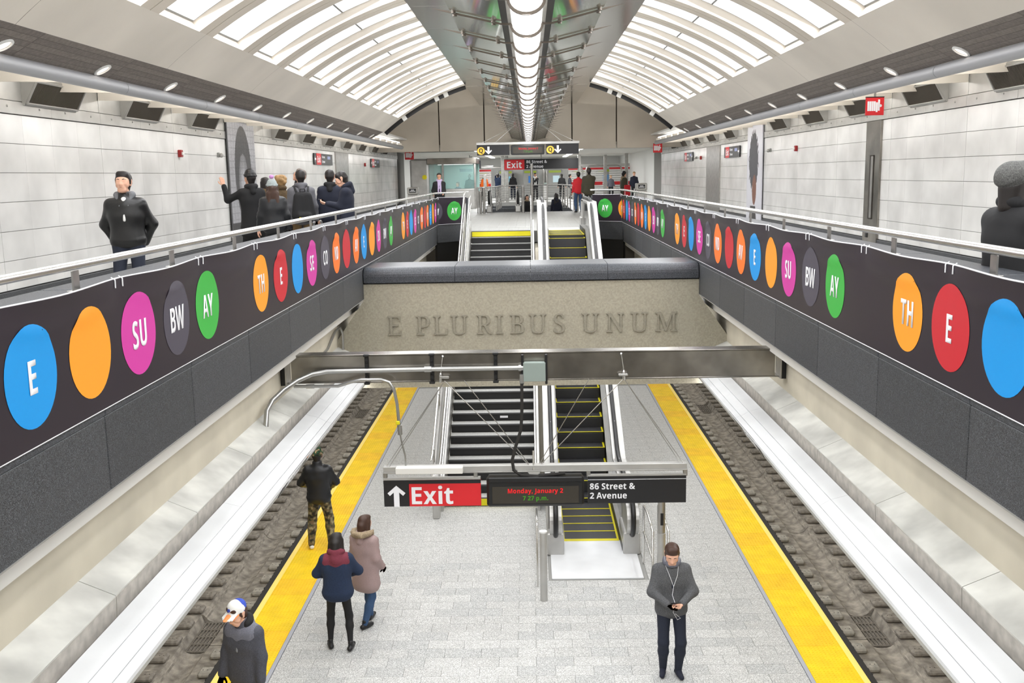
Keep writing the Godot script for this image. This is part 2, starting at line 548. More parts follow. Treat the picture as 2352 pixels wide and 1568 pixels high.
func build_sides() -> void:
	for s: float in [-1.0, 1.0]:
		var nm := "left" if s < 0 else "right"
		var w := struct("wall_" + nm, nm + " mezzanine wall of white glass tiles under a steel band", "wall")
		obj("backing", bx(Vector3(s * (WALL_X + 0.14), 7.2, -24.0), Vector3(0.2, 6.9, 60.5)), M.joint, w)
		var zj := -12.5 if s < 0 else -15.6
		var b := MB.new()
		var meshes := []
		for q in 2: meshes.append(bx(Vector3.ZERO, Vector3(0.03, 0.374, 0.801), 0.002))
		var n_t := 0
		for k in range(-5, 14):
			var z0 := zj - 3.22 * k
			if z0 - 3.22 < -53.2: break
			for c in 4:
				for r in 6:
					var zc := z0 - 0.405 - 0.803 * c
					var at := Vector3(s * (WALL_X + 0.02), 5.05 + 0.19 + 0.38 * r, zc)
					if zc < -8.0 and zc > -36.5 and n_t < 298:
						fastobj("tile", n_t, meshes[0], M.tile if (c * 7 + r * 3 + k) % 3 else M.tile_b, w, at)
						n_t += 1
					else:
						b.box(at, Vector3(0.03, 0.374, 0.801))
			# steel band with studs, brushed upper panels
			var band := MB.new()
			for q: float in [0.0, 1.0]:
				var zc := z0 - 0.81 - 1.61 * q
				obj("band_panel", bx(Vector3(s * (WALL_X - 0.005), 7.42, zc), Vector3(0.03, 0.165, 1.602), 0.003), M.satin, w)
				for d: float in [-0.45, 0.4]: band.ball(Vector3(s * (WALL_X - 0.022), 7.43, zc + d), Vector3(0.012, 0.018, 0.018), 8)
			obj("stud", band.mesh(), M.chrome, w)
			obj("upper_panel", bx(Vector3(s * (WALL_X + 0.01), 7.80, z0 - 1.61), Vector3(0.03, 0.58, 3.205), 0.003), M.satin, w)
			for q: float in [0.0, 1.0]:
				obj("fin", pr(PackedVector2Array([Vector2(s * 5.5, 7.66), Vector2(s * 6.78, 7.70), Vector2(s * 6.78, 7.93), Vector2(s * 5.5, 7.86)]), z0 - 1.61 * q - 0.02, z0 - 1.61 * q + 0.02), M.fin, w)
		var rest := obj("tile", b.mesh(), M.tile, w)
		rest.set_meta("kind", "stuff")
		obj("granite_base", bx(Vector3(s * (WALL_X + 0.01), 4.9, -23.5), Vector3(0.08, 0.28, 59.0), 0.006), M.granite, w)
		# soffit of dark planks, round grey bullnose, cove
		var t := struct("trim_1" if s < 0 else "trim_2", nm + " eave: dark plank soffit over a round grey edge", "soffit")
		var dir := Vector2(0.39, -0.22)
		var tilt := Basis(Vector3.BACK, s * atan2(-0.22, 0.39)) if s > 0 else Basis(Vector3.BACK, atan2(0.22, 0.39))
		var plank := bx(Vector3.ZERO, Vector3(0.086, 0.025, 2.34), 0.002)
		for k in 18:
			var zc := 6.0 - 2.35 * k - 1.175
			if zc < -34: break
			for j in 5:
				var f := (j + 0.5) / 5.0
				var o := obj("soffit_plank", plank, M.soffit if (j + k) % 2 else M.soffit_b, t, Vector3(s * (5.0 + 0.39 * f), 7.96 - 0.22 * f, zc), tilt)
				o.position += Vector3(s * 0.006, 0.011, 0)
		obj("soffit_back", pr(PackedVector2Array([Vector2(s * 5.0, 7.99), Vector2(s * 5.42, 7.77), Vector2(s * 5.42, 8.1), Vector2(s * 5.0, 8.15)]), 6.0, -34.5), M.soffit, t)
		for k in 16:
			var zc := 6.0 - 3.22 * k
			if zc - 3.2 < -44.6: break
			obj("round_edge", tb([Vector3(s * 5.41, 7.66, zc), Vector3(s * 5.41, 7.66, zc - 3.207)], 0.085, 20), M.pipe, t)
		obj("cove_ceiling", bx(Vector3(s * 6.15, 8.08, -19.0), Vector3(1.4, 0.06, 51.0)), M.white, t)
		for k in 11:
			var zc := 3.0 - 4.4 * k
			obj("cove_light", bx(Vector3(s * 5.62, 7.9, zc), Vector3(0.06, 0.05, 4.3), 0.01), M.lamp, t)
			area(Vector3(s * 5.7, 7.9, zc), Vector3(s * 1.0, -0.42, 0), Vector2(4.3, 0.08) if false else Vector2(0.08, 4.3), E_COVE, Color(1, 0.985, 0.96))
		# downlights
		var z := -10.1 if s < 0 else -10.05
		for k in 11:
			var at := Vector3(s * (5.0 + 0.39 * 0.72), 7.96 - 0.22 * 0.72, z)
			var dl := thing("downlight", "round recessed downlight, %s from the near end of the %s dark soffit" % [ORD[k], nm], "downlight", at, 0.0, "downlights of the %s soffit" % nm)
			var nrm := Vector3(-s * 0.49, -0.87, 0)
			var face := Basis(Quaternion(Vector3.UP, nrm))
			var rim := MB.new()
			rim.lathe([Vector2(0.085, 0.004), Vector2(0.09, 0.018), Vector2(0.115, 0.012), Vector2(0.118, -0.01)], 20)
			obj("rim", rim.mesh(), M.white, dl, Vector3.ZERO, face)
			var ln := MB.new()
			ln.lathe([Vector2(0.086, 0.0), Vector2(0.0, 0.01)], 20)
			obj("lamp_lens", ln.mesh(), M.warm, dl, Vector3.ZERO, face)
			spot(at + nrm * 0.03, nrm, E_DOWN, Color(1.0, 0.94, 0.87))
			z -= 2.33

func build_ends() -> void:
	var w := struct("wall_back", "curve-topped beige end wall with vertical joints", "wall")
	var xs := [-7.0, -3.99, -1.97, 1.95, 3.93, 7.0]
	for k in 5:
		obj("panel", bx(Vector3((xs[k] + xs[k + 1]) * 0.5, 9.0, -44.65), Vector3(xs[k + 1] - xs[k] - 0.05, 2.96, 0.3), 0.01), M.endwall, w)
	obj("joint_backing", bx(Vector3(0, 9.1, -44.85), Vector3(14, 2.8, 0.2)), M.hole, w)
	for k in 3:
		var x := -1.8 + 1.8 * k
		var y := VY + sqrt(RV * RV - x * x) - 0.02
		obj("washer_light", bx(Vector3(x, y, -34.75), Vector3(1.6, 0.06, 0.12), 0.01), M.lamp, w)
		area(Vector3(x, y - 0.06, -34.8), Vector3(0, -0.25, -1), Vector2(1.6, 0.12), E_WASH, Color(1, 0.98, 0.95))
	var f := struct("wall_front", "wall behind the viewer", "wall")
	obj("panel", bx(Vector3(0, 6.5, 6.8), Vector3(17, 15, 0.3)), M.vault, f)

# ---------------------------------------------------------------- floors and lower level
func build_floors() -> void:
	var f := struct("floor", "pale speckled granite paver floor of the island platform", "floor")
	obj("bed", bx(Vector3(0, -0.16, -28.0), Vector3(7.0, 0.28, 66.0)), M.grout, f)
	var paver := bx(Vector3.ZERO, Vector3(0.497, 0.04, 0.247), 0.002)
	var rest := MB.new()
	var k := 0
	rng.seed = 5
	var zi := 0
	while zi < 190:
		var z := -9.4 - 0.25 * zi
		var off := 0.25 if zi % 2 else 0.0
		for xi in 15:
			var x := -3.5 + off + 0.5 * xi
			var x0 := maxf(x - 0.25, -3.48)
			var x1 := minf(x + 0.25, 3.48)
			if x1 - x0 < 0.04: continue
			if x1 > 0.22 and x0 < 1.82 and z < -14.8 and z > -19.2:
				if x0 < 0.2: x1 = 0.22
				elif x1 > 1.84: x0 = 1.82
				else: continue
			var h := -0.02 + rng.randf_range(-0.0012, 0.0004)
			if k < 298 and x1 - x0 > 0.49:
				fastobj("paver", k, paver, [M.paver, M.paver_b, M.paver_c][rng.randi() % 3], f, Vector3(x, h, z))
				k += 1
			elif zi < 80:
				rest.box(Vector3((x0 + x1) * 0.5, h, z), Vector3(x1 - x0 - 0.003, 0.04, 0.247))
		zi += 1
	var o := obj("paver", rest.mesh(), M.paver, f)
	o.set_meta("kind", "stuff")
	obj("far_paving", bx(Vector3(0, -0.02, -45.2), Vector3(7.0, 0.04, 31.4)), M.paver, f)
	obj("near_paving", bx(Vector3(0, -0.02, -1.7), Vector3(7.0, 0.04, 15.0)), M.paver, f)
	for s: float in [-1.0, 1.0]:
		var nm := "left" if s < 0 else "right"
		var t := thing("tactile_strip", "yellow bumpy tactile warning strip along the %s edge of the platform" % nm, "tactile strip")
		var plate := MB.new()
		plate.box(Vector3(0, -0.012, 0), Vector3(0.605, 0.03, 0.606), 0.002)
		for i in 12:
			for j in 12:
				plate.lathe([Vector2(0.0155, 0.0), Vector2(0.012, 0.005), Vector2(0.0, 0.006)], 6, Transform3D(Basis.IDENTITY, Vector3((i - 5.5) * 0.0505, 0.003, (j - 5.5) * 0.0505)))
		var pm := plate.mesh()
		for q in 68: fastobj("tactile_plate", q, pm, M.yellow if q % 3 else M.yellow_b, t, Vector3(s * 3.85, 0, 0.0 - 0.61 * q))
		obj("edge_plate", bx(Vector3(s * 4.19, -0.015, -28.0), Vector3(0.085, 0.04, 66.0), 0.004), M.yellow_pale, t)
		obj("inner_joint", bx(Vector3(s * 3.515, -0.012, -28.0), Vector3(0.055, 0.03, 66.0)), mat(rgb(166, 168, 176), 0.6), t)
		var rb := thing("rubbing_board", "dark serrated rubbing board on the %s edge of the platform" % nm, "rubbing board")
		obj("board", bx(Vector3(s * 4.28, -0.06, -28.0), Vector3(0.09, 0.12, 66.0), 0.01), M.rubber, rb)
		var teeth := MB.new()
		rng.seed = 9
		for q in 330:
			if rng.randf() < 0.7: teeth.box(Vector3(s * (4.33 + rng.randf() * 0.012), -0.07, -2.0 - 0.12 * q), Vector3(0.03 + rng.randf() * 0.02, 0.05, 0.045))
		obj("bristle", teeth.mesh(), M.rubber, rb).set_meta("kind", "stuff")
		obj("platform_face", bx(Vector3(s * 3.95, -0.8, -28.0), Vector3(0.5, 1.5, 66.0)), M.track, rb)
	# upper floor, in strips round the wells
	var u := struct("floor", "grey granite mezzanine floor around the stair well", "floor")
	for q: Array in [[-7.0, -2.85, 6.6, -53.5], [2.85, 7.0, 6.6, -53.5], [-2.85, 2.85, 6.6, -1.0], [-2.85, 2.85, -31.2, -44.4], [-1.85, 0.05, -29.42, -31.2], [0.05, 1.95, -29.3, -31.2], [-7.0, 7.0, -60.0, -76.0], [-7.0, -2.2, -53.5, -60.0], [2.0, 7.0, -53.5, -60.0], [-2.85, -2.2, -44.4, -53.5], [2.0, 2.85, -44.4, -53.5], [-2.85, -1.85, -30.3, -31.2], [1.95, 2.85, -30.3, -31.2]]:
		obj("slab", bx(Vector3((q[0] + q[1]) * 0.5, FLOOR_Y - 0.19, (q[2] + q[3]) * 0.5), Vector3(q[1] - q[0], 0.3, q[2] - q[3])), M.grout, u)
		var pb := MB.new()
		var zz: float = q[2]
		var row := 0
		while zz > q[3] + 0.01:
			var zn := maxf(zz - 0.3, q[3])
			if zz < -24.0:
				var x: float = q[0] - (0.3 if row % 2 else 0.0)
				while x < q[1] - 0.02:
					var xa := maxf(x, q[0])
					var xb := minf(x + 0.6, q[1])
					if xb - xa > 0.03: pb.box(Vector3((xa + xb) * 0.5, FLOOR_Y - 0.02 - 0.001 * ((row * 7 + int(x * 10.0)) % 3), (zz + zn) * 0.5), Vector3(xb - xa - 0.006, 0.04, zz - zn - 0.006))
					x += 0.6
			zz = zn
			row += 1
		if pb.v.size(): obj("paver", pb.mesh(), M.paver_up, u).set_meta("kind", "stuff")
		if q[2] > -24.0: obj("paving", bx(Vector3((q[0] + q[1]) * 0.5, FLOOR_Y - 0.02, (q[2] - 24.0) * 0.5 if q[3] < -24.0 else (q[2] + q[3]) * 0.5), Vector3(q[1] - q[0], 0.04, q[2] + 24.0 if q[3] < -24.0 else q[2] - q[3])), M.paver_up, u)

func build_tracks() -> void:
	for s: float in [-1.0, 1.0]:
		var nm := "left" if s < 0 else "right"
		var t := thing("trackbed", "concrete trackbed with rail blocks and a drain gutter on the %s of the platform" % nm, "trackbed")
		# slab with a round gutter
		var prof := PackedVector2Array([Vector2(4.2, -1.9), Vector2(4.2, -1.3), Vector2(5.50, -1.3), Vector2(5.53, -1.34)])
		for k in 9:
			var a := PI * (1.0 - k / 8.0)
			prof.append(Vector2(5.75 + 0.2 * cos(a), -1.35 - 0.1 * sin(a)))
		for p in [Vector2(5.97, -1.34), Vector2(6.0, -1.3), Vector2(7.6, -1.3), Vector2(7.6, -1.9)]: prof.append(p)
		for i in prof.size(): prof[i].x *= s
		var gaps := [-15.3, -16.35, -31.5, -32.5]
		var ends := [3.0, -3.0, -7.0, -11.0, -15.25, -16.42, -20.5, -24.5, -28.0, -31.4, -32.6, -38.0, -44.0, -60.0]
		for k in ends.size() - 1:
			if k == 4 or k == 9:
				var pit := MB.new()
				pit.prism(PackedVector2Array([Vector2(s * 4.2, -1.9), Vector2(s * 4.2, -1.3), Vector2(s * 5.5, -1.3), Vector2(s * 5.53, -1.46), Vector2(s * 5.97, -1.46), Vector2(s * 6.03, -1.3), Vector2(s * 7.6, -1.3), Vector2(s * 7.6, -1.9)]), ends[k] - 0.01, ends[k + 1] + 0.01)
				obj("slab", pit.mesh(), M.track, t)
				var g := thing("drain_grate", "iron drain grate in the %s track gutter, %s" % [nm, "nearest the viewer" if k == 4 else "far down the track"], "drain grate", Vector3(s * 5.75, -1.44, (ends[k] + ends[k + 1]) * 0.5))
				var gm := MB.new()
				for i in 5: gm.box(Vector3(0, 0, (i - 2) * 0.27), Vector3(0.4, 0.03, 0.05), 0.004)
				for i in 7: gm.box(Vector3((i - 3) * 0.062, 0, 0), Vector3(0.03, 0.028, 1.1), 0.003)
				obj("bars", gm.mesh(), M.grate, g)
				obj("sump", bx(Vector3(0, -0.03, 0), Vector3(0.43, 0.01, 1.12)), M.hole, g)
			else:
				obj("slab", pr(prof, ends[k] - 0.012, ends[k + 1] + 0.012), M.track, t)
		var blk := MB.new()
		var bp := PackedVector2Array([Vector2(-0.14, 0), Vector2(-0.115, 0.1), Vector2(0.115, 0.1), Vector2(0.14, 0)])
		blk.box(Vector3(0, 0.045, 0), Vector3(0.67, 0.09, 0.25), 0.03)
		var hm := MB.new()
		for x: float in [0.2, 0.27]: hm.lathe([Vector2(0.011, 0.0), Vector2(0.0, 0.002)], 8, Transform3D(Basis.IDENTITY, Vector3(x, 0.09, 0.0)))
		for x: float in [-0.2, -0.27]: hm.lathe([Vector2(0.011, 0.0), Vector2(0.0, 0.002)], 8, Transform3D(Basis.IDENTITY, Vector3(x, 0.09, 0.0)))
		var bm := blk.mesh()
		var holes := hm.mesh()
		for k in 62:
			var z := -8.2 - 0.605 * k
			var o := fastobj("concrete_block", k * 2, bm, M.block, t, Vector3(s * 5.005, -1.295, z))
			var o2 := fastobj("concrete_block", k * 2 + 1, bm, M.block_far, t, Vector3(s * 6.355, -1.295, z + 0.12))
			if k < 20:
				fastobj("bolt_hole", 0, holes, M.hole, o)
				fastobj("bolt_hole", 0, holes, M.hole, o2)
		for x: float in [4.95, 6.45]:
			var rl := PackedVector2Array([Vector2(-0.07, 0), Vector2(-0.07, 0.012), Vector2(-0.012, 0.03), Vector2(-0.012, 0.11), Vector2(-0.036, 0.12), Vector2(-0.036, 0.15), Vector2(0.036, 0.15), Vector2(0.036, 0.12), Vector2(0.012, 0.11), Vector2(0.012, 0.03), Vector2(0.07, 0.012), Vector2(0.07, 0)])
			obj("rail", pr(rl, 3.0, -60.0), M.rail, t, Vector3(s * x, -1.21, 0))
		var lw := struct("wall_" + nm, nm + " tunnel wall beside the track", "wall")
		obj("panel", bx(Vector3(s * 7.6, 1.1, -27.0), Vector3(0.2, 6.2, 68.0)), M.beige, lw)
		# beam wall under the granite, ledge, lighting hood
		var bw := struct("wall_" + nm, nm + " beige concrete edge beam under the parapet", "wall")
		obj("beam", bx(Vector3(s * 3.4, 4.04, -14.7), Vector3(0.36, 0.84, 31.0)), M.beige, bw)
		var lg := thing("concrete_ledge", "white concrete ledge of long slabs on the %s side below the parapet" % nm, "ledge")
		var z := -1.28
		for k in 17:
			var z1 := z - 1.72
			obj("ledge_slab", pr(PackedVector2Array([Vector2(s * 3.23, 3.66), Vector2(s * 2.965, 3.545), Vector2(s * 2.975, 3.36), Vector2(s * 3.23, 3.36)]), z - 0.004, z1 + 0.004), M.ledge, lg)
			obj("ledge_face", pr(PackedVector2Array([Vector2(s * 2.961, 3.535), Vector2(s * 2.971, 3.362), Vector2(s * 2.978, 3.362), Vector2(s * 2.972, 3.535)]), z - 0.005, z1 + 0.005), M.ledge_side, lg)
			z = z1
		var hd := thing("platform_hood", "white grooved hood panel running above the %s platform edge" % nm, "hood")
		z = -1.9
		for k in 9:
			var z1 := z - 3.44
			var sr := func(x0: float, y0: float, x1: float, y1: float, m: Material, called: String) -> void:
				obj(called, pr(PackedVector2Array([Vector2(s * x0, y0), Vector2(s * x1, y1), Vector2(s * x1, y1 - 0.03), Vector2(s * x0, y0 - 0.03)]), z - 0.002, z1 + 0.002), m, hd)
			sr.call(2.93, 3.42, 2.774, 3.379, M.hood, "hood_panel")
			sr.call(2.768, 3.377, 2.672, 3.322, M.hood, "hood_panel")
			sr.call(2.666, 3.319, 2.60, 3.298, M.hood, "hood_panel")
			obj("hood_lip", pr(PackedVector2Array([Vector2(s * 2.602, 3.298), Vector2(s * 2.725, 3.085), Vector2(s * 2.755, 3.085), Vector2(s * 2.632, 3.298)]), z - 0.003, z1 + 0.003), M.hood_lip, hd)
			z = z1
		obj("hood_core", pr(PackedVector2Array([Vector2(s * 2.93, 3.38), Vector2(s * 2.76, 3.34), Vector2(s * 2.65, 3.26), Vector2(s * 2.75, 3.1), Vector2(s * 2.93, 3.2)]), -1.9, -32.8), M.hole, hd)
		var soffit := struct("ceiling", nm + " ceiling over the track below the gallery", "ceiling")
		obj("slab", bx(Vector3(s * 5.3, 4.3, -27.0), Vector3(4.6, 0.25, 68.0)), M.offwhite, soffit)
		for k in 8:
			obj("track_light", bx(Vector3(s * 4.7, 4.15, -3.0 - 5.5 * k), Vector3(0.24, 0.05, 4.4), 0.01), M.lamp, soffit)
			area(Vector3(s * 4.7, 4.1, -3.0 - 5.5 * k), Vector3(s * 0.25, -1, 0), Vector2(0.24, 4.4), E_TRACK)
		for k in 12:
			obj("platform_light", bx(Vector3(s * 2.84, 3.12, -3.6 - 4.0 * k), Vector3(0.1, 0.05, 3.6), 0.01), M.lamp, hd)
			area(Vector3(s * 2.84, 3.08, -3.6 - 4.0 * k), Vector3(s * -0.1, -1, 0), Vector2(0.1, 3.6), E_HOOD)
	for q: Array in [[-1.0, -9.9, -12.75, -10.35], [1.0, -11.15, -12.6, -11.6]]:
		var s: float = q[0]
		var sg := thing("station_sign", "black station sign with white lettering along the lip of the %s hood" % ("left" if s < 0 else "right"), "sign")
		obj("plate", pr(PackedVector2Array([Vector2(s * 2.597, 3.297), Vector2(s * 2.72, 3.08), Vector2(s * 2.726, 3.083), Vector2(s * 2.604, 3.299)]), q[1], q[2]), M.signblack, sg)
		var face := Basis(Vector3(0, 0, s), Vector3(s * -0.5, 0.866, 0), Vector3(-s * 0.866, -0.5, 0))
		obj("lettering", lettering("86 Street", 0.11, "Droid Sans", true, 0.003), M.print_white, sg, Vector3(s * 2.655, 3.187, q[3]), face)
		if s < 0:
			var d := MB.new()
			for r in 2:
				var u := 0.0
				rng.seed = 3 + r
				while u < 1.5:
					var wd := rng.randf_range(0.04, 0.09)
					d.box(Vector3(u - 0.75, 0.03 - 0.06 * r, 0), Vector3(wd, 0.045, 0.003))
					u += wd + (0.012 if rng.randf() < 0.8 else 0.06)
			obj("small_print", d.mesh(), M.print_white, sg, Vector3(s * 2.655, 3.187, -11.85), face)
			obj("dot", bx(Vector3.ZERO, Vector3(0.07, 0.07, 0.003)), M.amberprint, sg, Vector3(s * 2.63, 3.235, -11.0), face)
	var under := struct("wall_front", "wall under the mezzanine behind the viewer", "wall")
	obj("panel", bx(Vector3(0, 1.2, 5.5), Vector3(17, 6.4, 0.3)), M.beige, under)
	var far := struct("wall_back", "far end of the platform tunnel", "wall")
	obj("panel", bx(Vector3(0, 1.2, -61.0), Vector3(17, 6.6, 0.3)), M.darkwall, far)

# ---------------------------------------------------------------- parapets, banners, rails
const SIDE := Basis(Vector3(0, 0, -1), Vector3(0, 1, 0), Vector3(1, 0, 0))
const UNIT := [["TH", "amber"], ["E", "crimson"], ["", "blue"], ["SE", "magenta"], ["CO", "slate"], ["ND", "orange"], ["", "crimson"], ["AV", "orange"], ["E", "blue"], ["", "amber"], ["SU", "magenta"], ["BW", "slate"], ["AY", "green"]]
const BEND := -29.2
func bpos(s: float, d: float, h: float) -> Vector3:   # banner cloth: d metres along from z = 0, h height; folds under the ties
	var v := (h - 5.0) / 0.8
	var tie := absf(sin(PI * (d - 6.35) / 1.63))
	var top := exp(-(1.0 - v) / 0.16)
	var fold := 0.03 * top * tie + 0.006 * sin(d * 3.1 + s) * sin(v * 3.0) + 0.012 * exp(-pow((v - 0.86 + 0.1 * tie) / 0.05, 2.0)) * tie
	var y := h - 0.012 * top * tie * tie
	var dz := 0.014 * top * sin(TAU * (d - 6.35) / 1.63)
	var off := 0.03 + fold
	if d + dz < -BEND: return Vector3(s * (WELL_X - off), y, -(d + dz))
	var e := d + dz + BEND
	var p0 := Vector3(s * WELL_X, 0, BEND)
	var dir := Vector3(-s * 0.70, 0, -0.71)
	var nrm := Vector3(-s * 0.71, 0, 0.70)
	return p0 + dir * e + nrm * off * minf(1.0, 0.5 + e) + Vector3(0, y, 0) + Vector3(-s * off, 0, 0) * maxf(0.0, 0.5 - e)

func build_parapets() -> void:
	for s: float in [-1.0, 1.0]:
		var nm := "left" if s < 0 else "right"
		var p := thing("parapet", "dark speckled granite parapet along the %s side of the stair well" % nm, "parapet")
		var wy := Basis(Vector3.UP, 0.0)
		var z := 0.47 if s < 0 else 0.5
		var slab := bx(Vector3.ZERO, Vector3(0.05, 0.495, 1.622), 0.004)
		var course := bx(Vector3.ZERO, Vector3(0.056, 0.05, 1.622), 0.008)
		var upper := bx(Vector3.ZERO, Vector3(0.05, 0.66, 1.622), 0.004)
		var cap := bx(Vector3.ZERO, Vector3(0.36, 0.09, 1.622), 0.012)
		for k in 18:
			var zc := z - 1.63 * k - 0.815
			var g: Material = M.granite if k % 2 else M.granite_b
			obj("granite_panel", slab, g, p, Vector3(s * (WELL_X + 0.025), 4.692, zc))
			obj("granite_course", course, M.coping, p, Vector3(s * (WELL_X + 0.022), 4.968, zc))
			obj("upper_panel", upper, g, p, Vector3(s * (WELL_X + 0.025), 5.325, zc))
			obj("coping_stone", cap, M.coping, p, Vector3(s * (WELL_X + 0.175), 5.715, zc))
		obj("core", bx(Vector3(s * (WELL_X + 0.2), 5.06, -14.2), Vector3(0.26, 1.22, 29.2)), M.granite, p)
		obj("underside", bx(Vector3(s * (WELL_X + 0.24), 4.445, -14.2), Vector3(0.44, 0.012, 29.2)), M.granite, p)
		obj("trim_line", bx(Vector3(s * (WELL_X - 0.002), 4.447, -14.2), Vector3(0.008, 0.008, 29.2)), M.satin, p)
		var dir := Vector3(-s * 0.70, 0, -0.71)
		var turn := Basis(dir, Vector3.UP, dir.cross(Vector3.UP))
		obj("granite_panel", bx(Vector3(0.63, 0, 0), Vector3(1.26, 1.3, 0.2), 0.006), M.granite, p, Vector3(s * (WELL_X + 0.07), 5.11, BEND - 0.07), turn)
		obj("dark_apron", bx(Vector3(0.63, 0, 0), Vector3(1.26, 2.6, 0.1)), M.black, p, Vector3(s * (WELL_X + 0.06), 3.2, BEND - 0.06), turn)
		# banner
		var bn := thing("banner", "long black vinyl banner of coloured lettered circles on the %s parapet" % nm, "banner")
		var cloth := MB.new()
		cloth.grid(func(u, v): return bpos(s, lerpf(2.4, 30.35, u), lerpf(5.0, 5.8, v)), 420, 14)
		obj("cloth", cloth.mesh(), M.vinyl, bn)
		for e: float in [5.0, 5.8]:
			var hem := []
			for q in 281: hem.append(bpos(s, 2.4 + 27.95 * q / 280.0, e) + Vector3(s * 0.004, 0, 0))
			obj("hem", tb(hem, 0.006, 5), M.print_white, bn)
		var spots := []
		if s < 0:
			for i in 5: spots.append([8 + i, 5.14 + 0.74 * i])
			for i in 13: spots.append([i, 9.76 + 0.778 * i])
			for i in 12: spots.append([i, 21.0 + 0.735 * i])
			spots.append([12, 29.85])
		else:
			for i in 3: spots.append([i, 7.04 - 0.74 * i])
			for i in 13: spots.append([12 - i, 8.72 + 0.782 * i])
			for i in 13: spots.append([12 - i, 20.1 + 0.745 * i])
			spots.append([12, 29.85])
		var n_c := 0
		for q: Array in spots:
			var un: Array = UNIT[q[0]]
			var d0: float = q[1]
			var disc := MB.new()
			disc.grid(func(u, v):
				var a: float = TAU * u
				var r: float = 0.287 * (0.0001 + v)
				return bpos(s, d0 - s * r * cos(a) * (1.0 if s > 0 else -1.0) * s, 5.39 + r * sin(a)) + Vector3(-s * 0.0022, 0, 0), 40, 8)
			var dc := fastobj("printed_circle", n_c, disc.mesh(), M["print_" + String(un[1])], bn)
			n_c += 1
			dc.set_meta("label", "%s circle%s" % [un[1], (" lettered " + un[0]) if un[0] != "" else ", blank"])
			if un[0] != "":
				var lt := lettering(un[0], 0.185, "Droid Sans", true, 0.002, 0.8)
				fastobj("lettering", 0, mapped(lt, func(c: Vector3): return bpos(s, d0 + c.x * -s, 5.385 + c.y) + Vector3(-s * (0.0042 + c.z), 0, 0)), M.print_white, dc)
		# rail
		var hr := thing("handrail", "round brushed steel handrail on flat posts along the %s parapet" % nm, "handrail")
		var ex := Vector3(s * 1.87, 5.93, -30.05)
		obj("rail_tube", tb([Vector3(s * 2.76, 5.93, 1.0), Vector3(s * 2.76, 5.93, BEND + 0.25), Vector3(s * 2.72, 5.93, BEND), Vector3(s * 2.58, 5.93, BEND - 0.17), ex], 0.027, 14), M.chrome, hr)
		var post := MB.new()
		post.box(Vector3(0, 0.065, 0), Vector3(0.012, 0.13, 0.085), 0.002)
		post.box(Vector3(0, 0.005, 0), Vector3(0.07, 0.012, 0.11), 0.002)
		var pm := post.mesh()
		for k in 19:
			var pz := -1.0 - 1.63 * k
			if k < 18: fastobj("post", k, pm, M.steel, hr, Vector3(s * 2.78, 5.765, pz + 0.0))
		for pair in 17:
			for e: float in [-0.055, 0.055]:
				var zt := 6.35 - 1.63 * 2 + 1.63 * pair
				var path := []
				for j in 5: path.append(bpos(s, zt + e, 5.74 + 0.07 * j / 4.0) + Vector3(-s * (0.006 if j < 4 else -0.02), 0, 0))
				fastobj("zip_tie", pair * 2 + (1 if e > 0 else 0), tb(path, 0.005, 5), M.print_white, bn)

